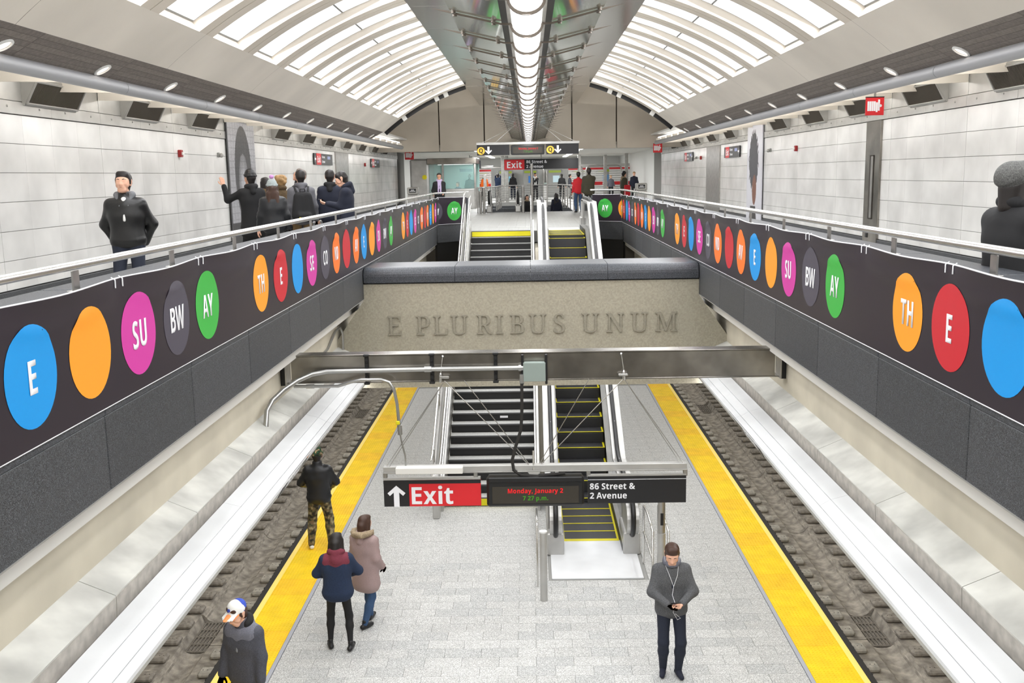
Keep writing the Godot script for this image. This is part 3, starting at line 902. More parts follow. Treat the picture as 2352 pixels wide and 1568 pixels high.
# ---------------------------------------------------------------- the crossing beams and what hangs from them
func build_beams() -> void:
	var b := thing("concrete_beam", "grey concrete beam across the well with raised lettering E PLURIBUS UNUM", "beam")
	obj("beam_face", pr(PackedVector2Array([Vector2(-2.76, 4.69), Vector2(-2.76, 4.42), Vector2(-3.24, 3.74), Vector2(-3.24, 2.95), Vector2(3.24, 2.95), Vector2(3.24, 3.74), Vector2(2.76, 4.42), Vector2(2.76, 4.69)]), -15.92, -16.9), M.concrete, b)
	obj("reveal", bx(Vector3(0, 4.72, -16.4), Vector3(5.46, 0.06, 0.9)), M.granite, b)
	var prof := PackedVector2Array([Vector2(0.0, 0.0), Vector2(0.0, 0.10)])
	for k in 7:
		var a := PI * 0.5 * k / 6.0
		prof.append(Vector2(-0.14 + 0.14 * cos(a), 0.10 + 0.15 * sin(a)))
	prof.append(Vector2(-1.0, 0.25)); prof.append(Vector2(-1.0, 0.0))
	var xs := [-2.74, -0.98, 0.79, 2.74]
	xs = [-2.74, -1.24, 0.0, 1.26, 2.74]
	for k in 4:
		obj("coping_stone", pr(prof, -(xs[k] + 0.003), -(xs[k + 1] - 0.003)), M.coping, b, Vector3(0, 4.715, -15.88), Basis(Vector3.UP, -PI / 2))
	# letters one by one, in the places the photograph gives
	var word := "EPLURIBUSUNUM"
	var at := []
	at = [-2.26, -1.79, -1.50, -1.19, -0.77, -0.525, -0.237, 0.105, 0.459, 0.971, 1.38, 1.777, 2.216]
	for i in 13:
		var lt := lettering(word[i], 0.315, "Droid Serif", false, 0.03, 0.95)
		obj("letter", lt, M.letter, b, Vector3(at[i], 4.0, -15.918))
	var st := thing("steel_beam", "long stainless steel beam spanning the well in front of the lettered concrete beam", "beam")
	obj("web", bx(Vector3(0, 4.02, -12.16), Vector3(6.14, 0.34, 0.02), 0.004), M.beam, st)
	obj("top_flange", bx(Vector3(0, 4.2, -12.25), Vector3(6.3, 0.018, 0.22), 0.004), M.beam, st)
	obj("bottom_flange", bx(Vector3(0, 3.85, -12.24), Vector3(6.3, 0.018, 0.2), 0.004), M.beam, st)
	for s: float in [-1.0, 1.0]:
		obj("end_plate", bx(Vector3(s * 3.13, 4.02, -12.2), Vector3(0.02, 0.38, 0.24), 0.004), M.steel, st)
		obj("end_bracket", bx(Vector3(s * 3.19, 4.02, -12.2), Vector3(0.09, 0.42, 0.06), 0.006), M.black, st)
		var lug := MB.new()
		var x := -1.13 if s < 0 else 1.13
		lug.tube([Vector3(x, 4.17, -12.12), Vector3(x + 0.03 * s, 3.95, -12.1)], 0.008, 8)
		lug.ball(Vector3(x, 4.17, -12.13), Vector3(0.022, 0.022, 0.014), 8)
		lug.ball(Vector3(x + 0.03 * s, 3.95, -12.1), Vector3(0.022, 0.022, 0.02), 8)
		lug.box(Vector3(x + 0.02, 3.91, -12.1), Vector3(0.12, 0.03, 0.06), 0.008)
		lug.tube([Vector3(x + 0.03 * s, 3.94, -12.1), Vector3(x + 0.03 * s, 3.84, -12.1)], 0.02, 8)
		obj("cable_lug", lug.mesh(), M.chrome, st)
	for x: float in [-2.1, -1.27, -0.46]:
		var cl := MB.new()
		cl.box(Vector3(x, 4.02, -12.13), Vector3(0.045, 0.36, 0.035), 0.004)
		for e: float in [-0.15, -0.08, 0.09, 0.16]: cl.ball(Vector3(x, 4.02 + e, -12.11), Vector3(0.016, 0.016, 0.012), 6)
		for e: float in [-0.18, 0.18]: cl.box(Vector3(x, 4.02 + e, -12.12), Vector3(0.07, 0.03, 0.06), 0.006)
		obj("strut_clamp", cl.mesh(), M.black, st)
	var jb := thing("junction_box", "square grey-green junction box on the middle of the stainless beam", "junction box", Vector3(0.03, 4.0, -12.06))
	obj("housing", bx(Vector3(0, -0.02, 0), Vector3(0.27, 0.23, 0.13), 0.01), M.boxgray, jb)
	obj("lid", bx(Vector3(0, -0.02, 0.068), Vector3(0.28, 0.24, 0.012), 0.004), M.boxgray, jb)
	for s: float in [-1.0, 1.0]: obj("strap", bx(Vector3(s * 0.15, 0.0, -0.02), Vector3(0.03, 0.38, 0.06), 0.005), M.black, jb)
	var c1 := thing("conduit", "thick steel conduit along the stainless beam bending down to the left ledge", "conduit")
	obj("pipe", tb([Vector3(-0.11, 4.02, -12.08), Vector3(-1.2, 4.02, -12.08), Vector3(-2.6, 4.01, -12.07), Vector3(-2.78, 3.99, -12.0), Vector3(-2.92, 3.95, -11.8), Vector3(-3.02, 3.9, -11.5), Vector3(-3.08, 3.84, -11.2), Vector3(-3.1, 3.76, -11.02), Vector3(-3.1, 3.59, -10.95)], 0.03, 12), M.conduit, c1)
	obj("coupling", tb([Vector3(-1.36, 4.02, -12.08), Vector3(-1.27, 4.02, -12.08)], 0.04, 12), M.conduit, c1)
	obj("coupling", tb([Vector3(-0.17, 4.02, -12.08), Vector3(-0.1, 4.02, -12.08)], 0.042, 12), M.conduit, c1)
	var c2 := thing("conduit", "thin bent steel conduit dropping from the left beam end towards the exit sign", "conduit")
	obj("pipe", tb([Vector3(-3.02, 3.83, -12.04), Vector3(-2.6, 3.83, -12.02), Vector3(-2.45, 3.835, -12.0), Vector3(-2.28, 3.89, -11.98), Vector3(-2.15, 3.915, -11.98), Vector3(-1.9, 3.915, -11.98), Vector3(-1.8, 3.88, -11.98), Vector3(-1.74, 3.78, -11.98), Vector3(-1.71, 3.6, -11.98), Vector3(-1.69, 3.26, -11.98)], 0.02, 10), M.conduit, c2)
	obj("coupling", tb([Vector3(-2.86, 3.83, -12.03), Vector3(-2.76, 3.83, -12.03)], 0.028, 10), M.conduit, c2)
	obj("end_fitting", tb([Vector3(-1.69, 3.32, -11.98), Vector3(-1.685, 3.2, -11.98)], 0.03, 10), M.conduit, c2)
	obj("yellow_tag", bx(Vector3(-1.705, 3.36, -11.95), Vector3(0.05, 0.05, 0.02), 0.008), M.nosing, c2)
	obj("flex", tb([Vector3(-1.685, 3.2, -11.98), Vector3(-1.66, 3.05, -11.98), Vector3(-1.63, 2.92, -11.98), Vector3(-1.63, 2.74, -11.98)], 0.011, 8), M.conduit, c2)
	var c3 := thing("cable", "dark flexible cable hanging from the junction box to the lit time display", "cable")
	obj("sheath", tb([Vector3(-0.13, 3.88, -12.0), Vector3(-0.135, 3.5, -11.98), Vector3(-0.15, 3.25, -11.97), Vector3(-0.23, 3.0, -11.96), Vector3(-0.27, 2.85, -11.95), Vector3(-0.25, 2.72, -11.94), Vector3(-0.16, 2.66, -11.93), Vector3(0.05, 2.645, -11.93), Vector3(0.4, 2.68, -11.93)], 0.021, 10), M.rubber, c3)
	obj("gland", tb([Vector3(-0.13, 3.95, -12.0), Vector3(-0.13, 3.84, -12.0)], 0.03, 10), M.conduit, c3)
	var c4 := thing("conduit", "steel conduit rising behind the left end of the lettered beam", "conduit")
	obj("pipe", tb([Vector3(-3.2, 3.72, -13.2), Vector3(-3.2, 3.78, -15.0), Vector3(-3.18, 3.98, -15.6), Vector3(-3.15, 4.0, -15.8), Vector3(-3.12, 3.9, -15.85), Vector3(-3.12, 3.62, -15.86)], 0.02, 8), M.conduit, c4)
	# hanging sign group
	var fr := thing("sign_frame", "steel bar hung on thin cables below the stainless beam, carrying three signs", "sign frame")
	obj("bar", bx(Vector3(0.015, 2.745, -12.0), Vector3(3.86, 0.075, 0.1), 0.004), M.satin, fr)
	obj("front_lip", bx(Vector3(0.015, 2.705, -11.94), Vector3(3.86, 0.012, 0.03), 0.002), M.steel, fr)
	obj("gear_tray", bx(Vector3(-1.32, 2.755, -11.9), Vector3(0.85, 0.08, 0.12), 0.006), M.offwhite, fr)
	for q: Array in [[-1.11, -1.88, -12.0], [-1.11, -1.84, -11.96], [-1.11, 0.02, -11.96], [-0.86, 0.0, -12.02], [1.16, 0.02, -12.0], [0.72, 0.03, -12.02], [1.16, 1.9, -11.98], [1.16, 1.86, -12.02]]:
		var high := 3.86
		obj("suspension_cable", tb([Vector3(q[0], high, -12.1), Vector3(q[1], 2.78 if absf(q[1]) > 1.0 else 2.7, q[2])], 0.0055, 6), M.steel, fr)
	var tri := MB.new()
	tri.prism(PackedVector2Array([Vector2(-0.09, 2.72), Vector2(0.1, 2.72), Vector2(0.005, 2.6)]), -11.935, -11.925)
	tri.tube([Vector3(0.0, 2.96, -12.0), Vector3(0.0, 2.72, -11.95)], 0.012, 8)
	obj("gusset", tri.mesh(), M.chrome, fr)
	for x: float in [-1.9, -0.74, 0.7, 1.93]: obj("hanger", bx(Vector3(x, 2.66, -12.0), Vector3(0.05, 0.1, 0.06), 0.004), M.steel, fr)
	var es := thing("exit_sign", "hanging red and black Exit sign with a white up arrow", "sign", Vector3(-1.3, 2.425, -11.99))
	obj("panel", bx(Vector3(-0.46, 0, 0), Vector3(0.325, 0.35, 0.05), 0.003), M.signblack, es)
	obj("panel", bx(Vector3(0.163, 0, 0), Vector3(0.92, 0.35, 0.05), 0.003), M.red, es).set_meta("label", "red panel")
	obj("top_band", bx(Vector3(0, 0.15, 0.027), Vector3(1.246, 0.045, 0.006)), M.signblack, es)
	obj("top_line", bx(Vector3(0, 0.19, 0.0), Vector3(1.246, 0.03, 0.06), 0.003), M.satin, es)
	obj("arrow", pr(PackedVector2Array([Vector2(0, 0.13), Vector2(0.115, 0.03), Vector2(0.085, -0.005), Vector2(0.035, 0.04), Vector2(0.035, -0.15), Vector2(-0.035, -0.15), Vector2(-0.035, 0.04), Vector2(-0.085, -0.005), Vector2(-0.115, 0.03)]), 0.025, 0.03), M.print_white, es, Vector3(-0.46, -0.025, 0))
	obj("lettering", lettering("Exit", 0.225, "Droid Sans", true, 0.005), M.print_white, es, Vector3(0.0, -0.025, 0.025))
	var dp := thing("led_display", "black LED display reading Monday, January 2 and 7 27 p.m. between two signs", "display", Vector3(0.02, 2.445, -11.97))
	obj("housing", bx(Vector3(0, 0, 0), Vector3(1.24, 0.39, 0.16), 0.03), M.black, dp)
	obj("hood", bx(Vector3(0, 0.17, 0.02), Vector3(1.2, 0.07, 0.18), 0.012), M.black, dp)
	obj("screen", bx(Vector3(0.0, -0.035, 0.081), Vector3(1.1, 0.225, 0.006), 0.002), M.ledscreen, dp)
	obj("display_text", lettering("Monday, January 2", 0.058, "Droid Sans", true, 0.003, 0.98), M.redglow, dp, Vector3(0.0, 0.012, 0.084)).set_meta("label", "red lit lettering")
	obj("display_text", lettering("7 27 p.m.", 0.056, "Droid Sans", true, 0.003, 0.98), M.greenglow, dp, Vector3(0.0, -0.085, 0.084)).set_meta("label", "green lit lettering")
	var ss := thing("street_sign", "hanging black sign reading 86 Street & 2 Avenue", "sign", Vector3(1.315, 2.44, -11.99))
	obj("panel", bx(Vector3.ZERO, Vector3(1.25, 0.36, 0.05), 0.003), M.signblack, ss)
	obj("top_line", bx(Vector3(0, 0.137, 0.026), Vector3(1.25, 0.006, 0.004)), M.print_white, ss)
	obj("top_edge", bx(Vector3(0, 0.19, 0.0), Vector3(1.25, 0.02, 0.06), 0.003), M.satin, ss)
	for q: Array in [["86 Street &", 0.078, -0.315], ["2 Avenue", -0.045, -0.365]]:
		var lt := lettering(q[0], 0.078, "Droid Sans", true, 0.004)
		var wd := lt.get_aabb().size.x
		obj("lettering", lt, M.print_white, ss, Vector3(-0.6 + wd * 0.5, q[1] - 0.03, 0.025))

# ---------------------------------------------------------------- stairs and escalators
func flight(t: Node3D, x0: float, x1: float, z0: float, y0: float, n: int, run := 0.3, rise := 0.1704) -> void:
	var tr := bx(Vector3.ZERO, Vector3(x1 - x0, 0.035, run - 0.04), 0.004)
	var ns := bx(Vector3.ZERO, Vector3(x1 - x0, 0.036, 0.045), 0.008)
	var rs := bx(Vector3.ZERO, Vector3(x1 - x0, rise - 0.03, 0.03), 0.002)
	var xc := (x0 + x1) * 0.5
	for i in n:
		var y := y0 + rise * (i + 1)
		var z := z0 - run * i
		obj("riser", rs, M.riser, t, Vector3(xc, y - rise * 0.5 - 0.012, z - 0.015))
		if i < n - 1:
			obj("tread", tr, M.tread, t, Vector3(xc, y - 0.0175, z - 0.04 - (run - 0.04) * 0.5 + 0.02))
			obj("nosing", ns, M.tread_dark, t, Vector3(xc, y - 0.018, z - 0.004))

func escalator(name_: String, label: String, x0: float, zb: float, yb: float, rise_h: float, lower: bool, zt: float, far := false) -> Node3D:
	var e := thing(name_, label, "escalator")
	var w := 0.98
	var xc := x0 + w * 0.5
	var zi := zb - 2.0
	var zi2 := zi - rise_h / 0.5774
	# steps
	var step := MB.new()
	step.box(Vector3(0, -0.03, -0.2), Vector3(w, 0.06, 0.395), 0.006)
	step.box(Vector3(0, -0.13, -0.015), Vector3(w - 0.01, 0.2, 0.03), 0.004)
	for k in 40: step.box(Vector3(-w * 0.5 + 0.0245 * (k + 0.5), 0.001, -0.2), Vector3(0.008, 0.006, 0.39))
	var sm := step.mesh()
	var edge := MB.new()
	edge.box(Vector3(0, 0.003, -0.012), Vector3(w, 0.012, 0.028), 0.003)
	edge.box(Vector3(w * 0.5 - 0.018, 0.003, -0.2), Vector3(0.036, 0.01, 0.39), 0.002)
	edge.box(Vector3(-w * 0.5 + 0.009, 0.003, -0.2), Vector3(0.018, 0.01, 0.39), 0.002)
	var em := edge.mesh()
	var z := zb - 0.04
	while z > zt + 0.1:
		var y := yb
		if z < zi: y = yb + minf(rise_h, floorf((zi - z) / 0.4 + 1.0) * 0.4 * 0.5774 * 1.0)
		y = yb + clampf((zi - z + 0.1) * 0.5774, 0.0, rise_h)
		var o := obj("step", sm, M.step, e, Vector3(xc, y, z))
		obj("yellow_edge", em, M.nosing, o, Vector3.ZERO)
		z -= 0.4
	var line := func(dy: float, ya: float, yb2: float) -> Array:
		return [Vector2(zb + 0.9, yb + dy), Vector2(zi, yb + dy), Vector2(zi2, yb + rise_h + dy), Vector2(zt - 0.9, yb + rise_h + dy)]
	for s: float in [-1.0, 1.0]:
		var xi := xc + s * (w * 0.5 + 0.01)
		var band := func(lo: float, hi: float, xa: float, xb: float, m: Material, called: String, ext := 0.0) -> void:
			var p := PackedVector2Array()
			for q: Vector2 in [Vector2(zb + ext, yb), Vector2(zi - 0.1, yb), Vector2(zi2, yb + rise_h), Vector2(zt - ext, yb + rise_h)]: p.append(Vector2(-q.x, q.y + lo))
			for q: Vector2 in [Vector2(zt - ext, yb + rise_h), Vector2(zi2 + 0.1 * hi, yb + rise_h), Vector2(zi, yb), Vector2(zb + ext, yb)]: p.append(Vector2(-q.x, q.y + hi))
			obj(called, pr(p, xa, xb), m, e, Vector3.ZERO, SIDE)
		band.call(-0.25, 0.14, minf(xi, xi + s * 0.03), maxf(xi, xi + s * 0.03), M.black, "skirt", 0.5)
		band.call(0.13, 0.17, minf(xi, xi + s * 0.09), maxf(xi, xi + s * 0.09), M.satin, "inner_deck", 0.55)
		band.call(0.16, 0.86, minf(xi + s * 0.08, xi + s * 0.10), maxf(xi + s * 0.08, xi + s * 0.10), M.glass_dark, "balustrade", 0.55)
		band.call(0.84, 0.90, minf(xi + s * 0.05, xi + s * 0.30), maxf(xi + s * 0.05, xi + s * 0.30), M.satin, "outer_deck", 0.55)
		band.call(-0.3, 0.86, minf(xi + s * 0.26, xi + s * 0.29), maxf(xi + s * 0.26, xi + s * 0.29), M.satin, "cladding", 0.4)
		# round newel ends and the black handrail that runs round them
		var path := []
		var hx := xi + s * 0.15
		var H := 0.955
		var r := 0.3
		for k in 9:
			var a := -PI * 0.5 + PI * k / 8.0
			path.append(Vector3(hx, yb + H - r + r * sin(a), zb + 0.62 + r * cos(a)))
		path.append(Vector3(hx, yb + H, zi + 0.35))
		for k in 4:
			var f := (k + 1) / 5.0
			path.append(Vector3(hx, yb + H + 0.22 * f * f, zi + 0.35 - 0.75 * f))
		path.append(Vector3(hx, yb + H + (zi - zi2 - 0.4) * 0.5774, zi2 + 0.4))
		path.append(Vector3(hx, yb + H + rise_h - 0.03, zi2 - 0.1))
		path.append(Vector3(hx, yb + H + rise_h, zi2 - 0.4))
		for k in 9:
			var a := PI * 0.5 + PI * k / 8.0
			path.append(Vector3(hx, yb + rise_h + H - r + r * sin(a), zt - 0.62 + r * cos(a)))
		obj("moving_handrail", tb(path, 0.042, 10), M.black, e)
		var dots := MB.new()
		var zz := zb + 0.5
		while zz > zt - 0.4:
			dots.ball(Vector3(hx, yb + H + 0.041 + clampf((zi - zz) * 0.5774, 0.0, rise_h), zz), Vector3(0.012, 0.004, 0.016), 6)
			zz -= 1.1
		obj("handrail_dot", dots.mesh(), M.print_white, e)
		for q: Array in [[zb, yb, 1.0], [zt, yb + rise_h, -1.0]]:
			var nw := MB.new()
			var disc := PackedVector2Array()
			for k in 13:
				var a := -PI * 0.5 + PI * k / 12.0
				disc.append(Vector2(-(q[0] + q[2] * (0.6 + 0.26 * cos(a))), q[1] + 0.62 + 0.26 * sin(a)))
			disc.append(Vector2(-(q[0] - q[2] * 0.2), q[1] + 0.88)); disc.append(Vector2(-(q[0] - q[2] * 0.2), q[1] + 0.36))
			nw.prism(disc, xi + s * 0.05, xi + s * 0.25, Transform3D(SIDE, Vector3.ZERO))
			nw.box(Vector3(xi + s * 0.15, q[1] + 0.18, q[0] + q[2] * 0.25), Vector3(0.29, 0.4, 0.8), 0.02)
			obj("newel", nw.mesh(), M.satin, e)
	for q: Array in [[zb, yb, 1.0, 1.65], [zt, yb + rise_h, -1.0, 1.5]]:
		obj("comb_plate", bx(Vector3(xc, q[1] - 0.008, q[0] + q[2] * q[3] * 0.5), Vector3(w + 0.04 if q[2] < 0 else w + 0.5, 0.02, q[3]), 0.003), M.hood, e)
		obj("comb_line", bx(Vector3(xc, q[1] + 0.004, q[0]), Vector3(w, 0.012, 0.06), 0.003), M.nosing, e)
	return e

func build_stairs() -> void:
	var t := thing("staircase", "wide stair of pale treads and black risers from the platform up to the mezzanine", "staircase")
	flight(t, -1.74, 0.06, -18.4, 0.0, 14)
	obj("landing", bx(Vector3(-0.84, 2.33, -23.75), Vector3(1.8, 0.1, 3.3), 0.004), M.tread, t)
	flight(t, -1.74, 0.06, -25.5, 2.386, 14)
	obj("yellow_riser", bx(Vector3(-0.84, 0.085, -18.385), Vector3(1.8, 0.14, 0.012), 0.002), M.nosing, t)
	obj("yellow_riser", bx(Vector3(-0.84, FLOOR_Y - 0.085, -29.385), Vector3(1.8, 0.14, 0.012), 0.002), M.nosing, t)
	obj("yellow_nosing", bx(Vector3(-0.84, FLOOR_Y - 0.01, -29.43), Vector3(1.8, 0.03, 0.09), 0.006), M.tread_dark, t)
	obj("soffit", pr(PackedVector2Array([Vector2(18.5, -0.02), Vector2(22.4, 2.2), Vector2(25.5, 2.2), Vector2(29.5, 4.55), Vector2(29.5, 4.2), Vector2(25.7, 1.9), Vector2(22.4, 1.9), Vector2(19.1, -0.02)]), 0.06, -1.74), M.beige, t, Vector3.ZERO, SIDE)
	var swp := func(x0: float, x1: float, lo: float, hi: float, m: Material, called: String) -> void:
		var p := PackedVector2Array()
		var base := [Vector2(18.1, 0.0), Vector2(22.3, 2.386), Vector2(25.2, 2.386), Vector2(29.4, 4.77)]
		for q: Vector2 in base: p.append(q + Vector2(0, lo))
		base.reverse()
		for q: Vector2 in base: p.append(q + Vector2(0, hi))
		obj(called, pr(p, x0, x1), m, t, Vector3.ZERO, SIDE)
	swp.call(-1.86, -1.76, -0.25, 0.32, M.satin, "stringer")
	swp.call(0.07, 0.12, -0.25, 0.32, M.satin, "stringer")
	swp.call(-1.93, -1.90, 0.25, 0.85, M.satin, "guard_panel")
	for q: Array in [[-1.8, 0.95], [-1.95, 1.08], [0.04, 0.92], [-1.78, 0.72]]:
		var p := []
		for b: Vector2 in [Vector2(17.9, 0.0), Vector2(18.2, 0.05), Vector2(22.3, 2.386), Vector2(25.2, 2.386), Vector2(29.4, 4.77), Vector2(29.9, 4.86)]: p.append(Vector3(q[0], b.y + q[1], -b.x))
		obj("handrail", tb(p, 0.022, 10), M.chrome, t)
	for k in 9:
		var f := k / 8.0
		var zz := lerpf(18.3, 29.4, f)
		var yy := 2.386 * clampf((zz - 18.1) / 4.2, 0, 1) + 2.384 * clampf((zz - 25.2) / 4.2, 0, 1)
		obj("baluster", bx(Vector3(-1.93, yy + 0.6, -zz), Vector3(0.03, 0.98, 0.07), 0.004), M.steel, t)
	obj("number_plate", bx(Vector3(-0.62, 1.28, -20.485), Vector3(0.17, 0.045, 0.01)), M.print_white, t)
	obj("newel_block", bx(Vector3(-1.86, 0.42, -17.8), Vector3(0.13, 0.84, 0.22), 0.01), M.satin, t)
	obj("carrier", pr(PackedVector2Array([Vector2(19.2, -0.02), Vector2(27.4, 4.3), Vector2(29.4, 4.4), Vector2(29.4, 4.1), Vector2(27.4, 3.9), Vector2(19.9, -0.02)]), 0.14, 1.92), M.beige, t, Vector3.ZERO, SIDE)
	var e := escalator("escalator", "escalator with black steps edged yellow beside the stair", 0.52, -16.5, 0.0, 4.77, true, -29.2)
	var stk := thing("warning_sticker", "yellow safety sticker on the left newel of the escalator", "sticker", Vector3(0.235, 0.915, -15.98))
	obj("paper", bx(Vector3(0, 0, 0), Vector3(0.11, 0.005, 0.24), 0.001), M.nosing, stk, Vector3(0, -0.005, -0.4))
	obj("print", bx(Vector3(0, 0.0, -0.48), Vector3(0.09, 0.004, 0.03)), M.black, stk)
	var fig := MB.new()
	for x: float in [-0.025, 0.0, 0.027]:
		fig.ball(Vector3(x, 0.0, -0.41), Vector3(0.008, 0.003, 0.009), 6)
		fig.box(Vector3(x, 0, -0.375), Vector3(0.011, 0.004, 0.045))
	obj("pictogram", fig.mesh(), M.black, stk)
	var g := thing("guard_post", "round steel post with a domed cap left of the escalator landing plate", "bollard", Vector3(0.13, 0, -14.05))
	obj("post", tb([Vector3(0, 0, 0), Vector3(0, 1.1, 0)], 0.057, 16), M.satin, g)
	obj("cap", bx(Vector3(0, 1.105, 0), Vector3.ONE * 0.001), M.white, g)
	var cp := MB.new()
	cp.lathe([Vector2(0.06, 1.09), Vector2(0.06, 1.112), Vector2(0.0, 1.116)], 18)
	obj("cap", cp.mesh(), M.white, g)
	obj("side_rail", tb([Vector3(-0.09, 0, -0.5), Vector3(-0.09, 1.0, -0.5), Vector3(-0.09, 1.04, -0.55), Vector3(-0.09, 1.04, -1.2), Vector3(-0.09, 0.9, -1.25), Vector3(-0.09, 0.0, -1.25)], 0.017, 8), M.chrome, g)
	var g2 := thing("guard_post", "tall steel post with a dark slot and looped rails right of the escalator", "bollard", Vector3(1.93, 0, -14.15))
	obj("post", tb([Vector3(0, 0, 0), Vector3(0, 1.02, 0)], 0.06, 16), M.satin, g2)
	obj("upper_post", tb([Vector3(0, 1.02, -0.02), Vector3(0, 1.62, -0.02)], 0.056, 16), M.steel, g2)
	obj("slot", bx(Vector3(0, 1.25, 0.036), Vector3(0.045, 0.19, 0.012), 0.002), M.black, g2)
	var c2 := MB.new()
	c2.lathe([Vector2(0.062, 1.6), Vector2(0.062, 1.63), Vector2(0.0, 1.634)], 18)
	obj("cap", c2.mesh(), M.white, g2)
	for s: float in [-1.0, 1.0]:
		var q := []
		for k in 5: q.append(Vector3(s * 0.12, 1.0 + 0.05 * sin(PI * k / 4.0), -0.1 - 0.3 * k))
		obj("loop_rail", tb([Vector3(s * 0.12, 0, -0.1)] + q + [Vector3(s * 0.12, 0, -1.3)], 0.018, 8), M.chrome, g2)
		obj("cross_rail", tb([Vector3(s * 0.12, 0.55, -0.1), Vector3(s * 0.12, 0.55, -1.3)], 0.015, 8), M.chrome, g2)

# ---------------------------------------------------------------- the lit glass canopy
func build_canopy() -> void:
	var c := thing("light_canopy", "long hanging canopy of tilted glass wings with a bright tube of light down its middle", "light canopy")
	# cross-section (per metre of drop dY = 1): scaled by D
	var D := 1.62
	var X := func(r: float) -> float: return r * D
	var z0 := 4.0
	var sp := 1.41
	var n := 35
	var yo := 6.42 + D
	var yi := 6.42 + D * 0.925
	for s: float in [-1.0, 1.0]:
		var rail := PackedVector2Array([Vector2(s * 0.185, yi - 0.01), Vector2(s * 0.15, yi - 0.01), Vector2(s * 0.15, yi + 0.12), Vector2(s * 0.185, yi + 0.12)])
		var slot := PackedVector2Array([Vector2(s * 0.255, yi + 0.03), Vector2(s * 0.185, yi + 0.03), Vector2(s * 0.185, yi + 0.1), Vector2(s * 0.255, yi + 0.1)])
		obj("light_frame", pr(rail, z0, z0 - sp * n), M.satin, c)
		obj("dark_slot", pr(slot, z0, z0 - sp * n), M.black, c)
	var gl := {}
	for s: float in [-1.0, 1.0]:
		gl[s] = pr(PackedVector2Array([Vector2(s * 0.25, yi), Vector2(s * 0.765, yo), Vector2(s * 0.765, yo + 0.014), Vector2(s * 0.25, yi + 0.014)]), -0.02, -sp + 0.02)
	var fin := {}
	for s: float in [-1.0, 1.0]:
		fin[s] = pr(PackedVector2Array([Vector2(s * 0.15, yi - 0.03), Vector2(s * 0.26, yi - 0.024), Vector2(s * 0.78, yo - 0.02), Vector2(s * 0.96, yo + 0.03), Vector2(s * 0.78, yo + 0.0), Vector2(s * 0.26, yi - 0.006), Vector2(s * 0.15, yi - 0.008)]), 0.008, -0.008)
	var arc := PackedVector2Array()
	for k in 13:
		var a := PI + PI * k / 12.0
		arc.append(Vector2(0.17 * cos(a), yi - 0.02 + 0.135 * sin(a)))
	for k in 13:
		var a := TAU - PI * k / 12.0
		arc.append(Vector2(0.145 * cos(a), yi - 0.02 + 0.11 * sin(a)))
	var bow := pr(arc, 0.016, -0.016)
	var trough := MB.new()
	trough.grid(func(u, v):
		var a: float = PI + PI * u
		return Vector3(0.142 * cos(a), yi - 0.02 + 0.105 * sin(a), lerpf(-0.016, -sp + 0.016, v)), 16, 1)
	var tm := trough.mesh()
	var bolts := {}
	for s: float in [-1.0, 1.0]:
		var b := MB.new()
		for x: float in [0.33, 0.72]:
			var y := lerpf(yi, yo, (x - 0.25) / 0.515)
			for dz: float in [-0.09, 0.09]:
				b.tube([Vector3(s * x, y + 0.02, dz), Vector3(s * x, y - 0.03, dz)], 0.022, 8)
		bolts[s] = b.mesh()
	for k in n:
		var z := z0 - sp * k
		for s: float in [-1.0, 1.0]:
			obj("glass_wing", gl[s], M.canopy_glass, c, Vector3(0, 0, z))
			obj("fin", fin[s], M.rail, c, Vector3(0, 0, z))
			obj("bolt", bolts[s], M.rail, c, Vector3(0, 0, z))
		obj("bow", bow, M.rail, c, Vector3(0, 0, z))
		if z > -42.0: obj("light_diffuser", tm, M.lamp, c, Vector3(0, 0, z))
	for k in 11:
		area(Vector3(0, yi - 0.15, 2.0 - 4.23 * k), Vector3.DOWN, Vector2(0.28, 4.2), E_CAN)
		obj("up_light", bx(Vector3(0, yi + 0.10, 2.0 - 4.23 * k), Vector3(0.2, 0.03, 4.0), 0.005), M.lamp, c)
		area(Vector3(0, yi + 0.14, 2.0 - 4.23 * k), Vector3.UP, Vector2(0.2, 4.0), E_UP)
	obj("light_backing", bx(Vector3(0, yi + 0.06, z0 - sp * n * 0.5), Vector3(0.3, 0.02, sp * n)), M.white, c)
	for k in 12: obj("hanger_rod", tb([Vector3(0, yi + 0.06, 2.0 - 4.2 * k), Vector3(0, 9.48, 2.0 - 4.2 * k)], 0.015, 8), M.steel, c)

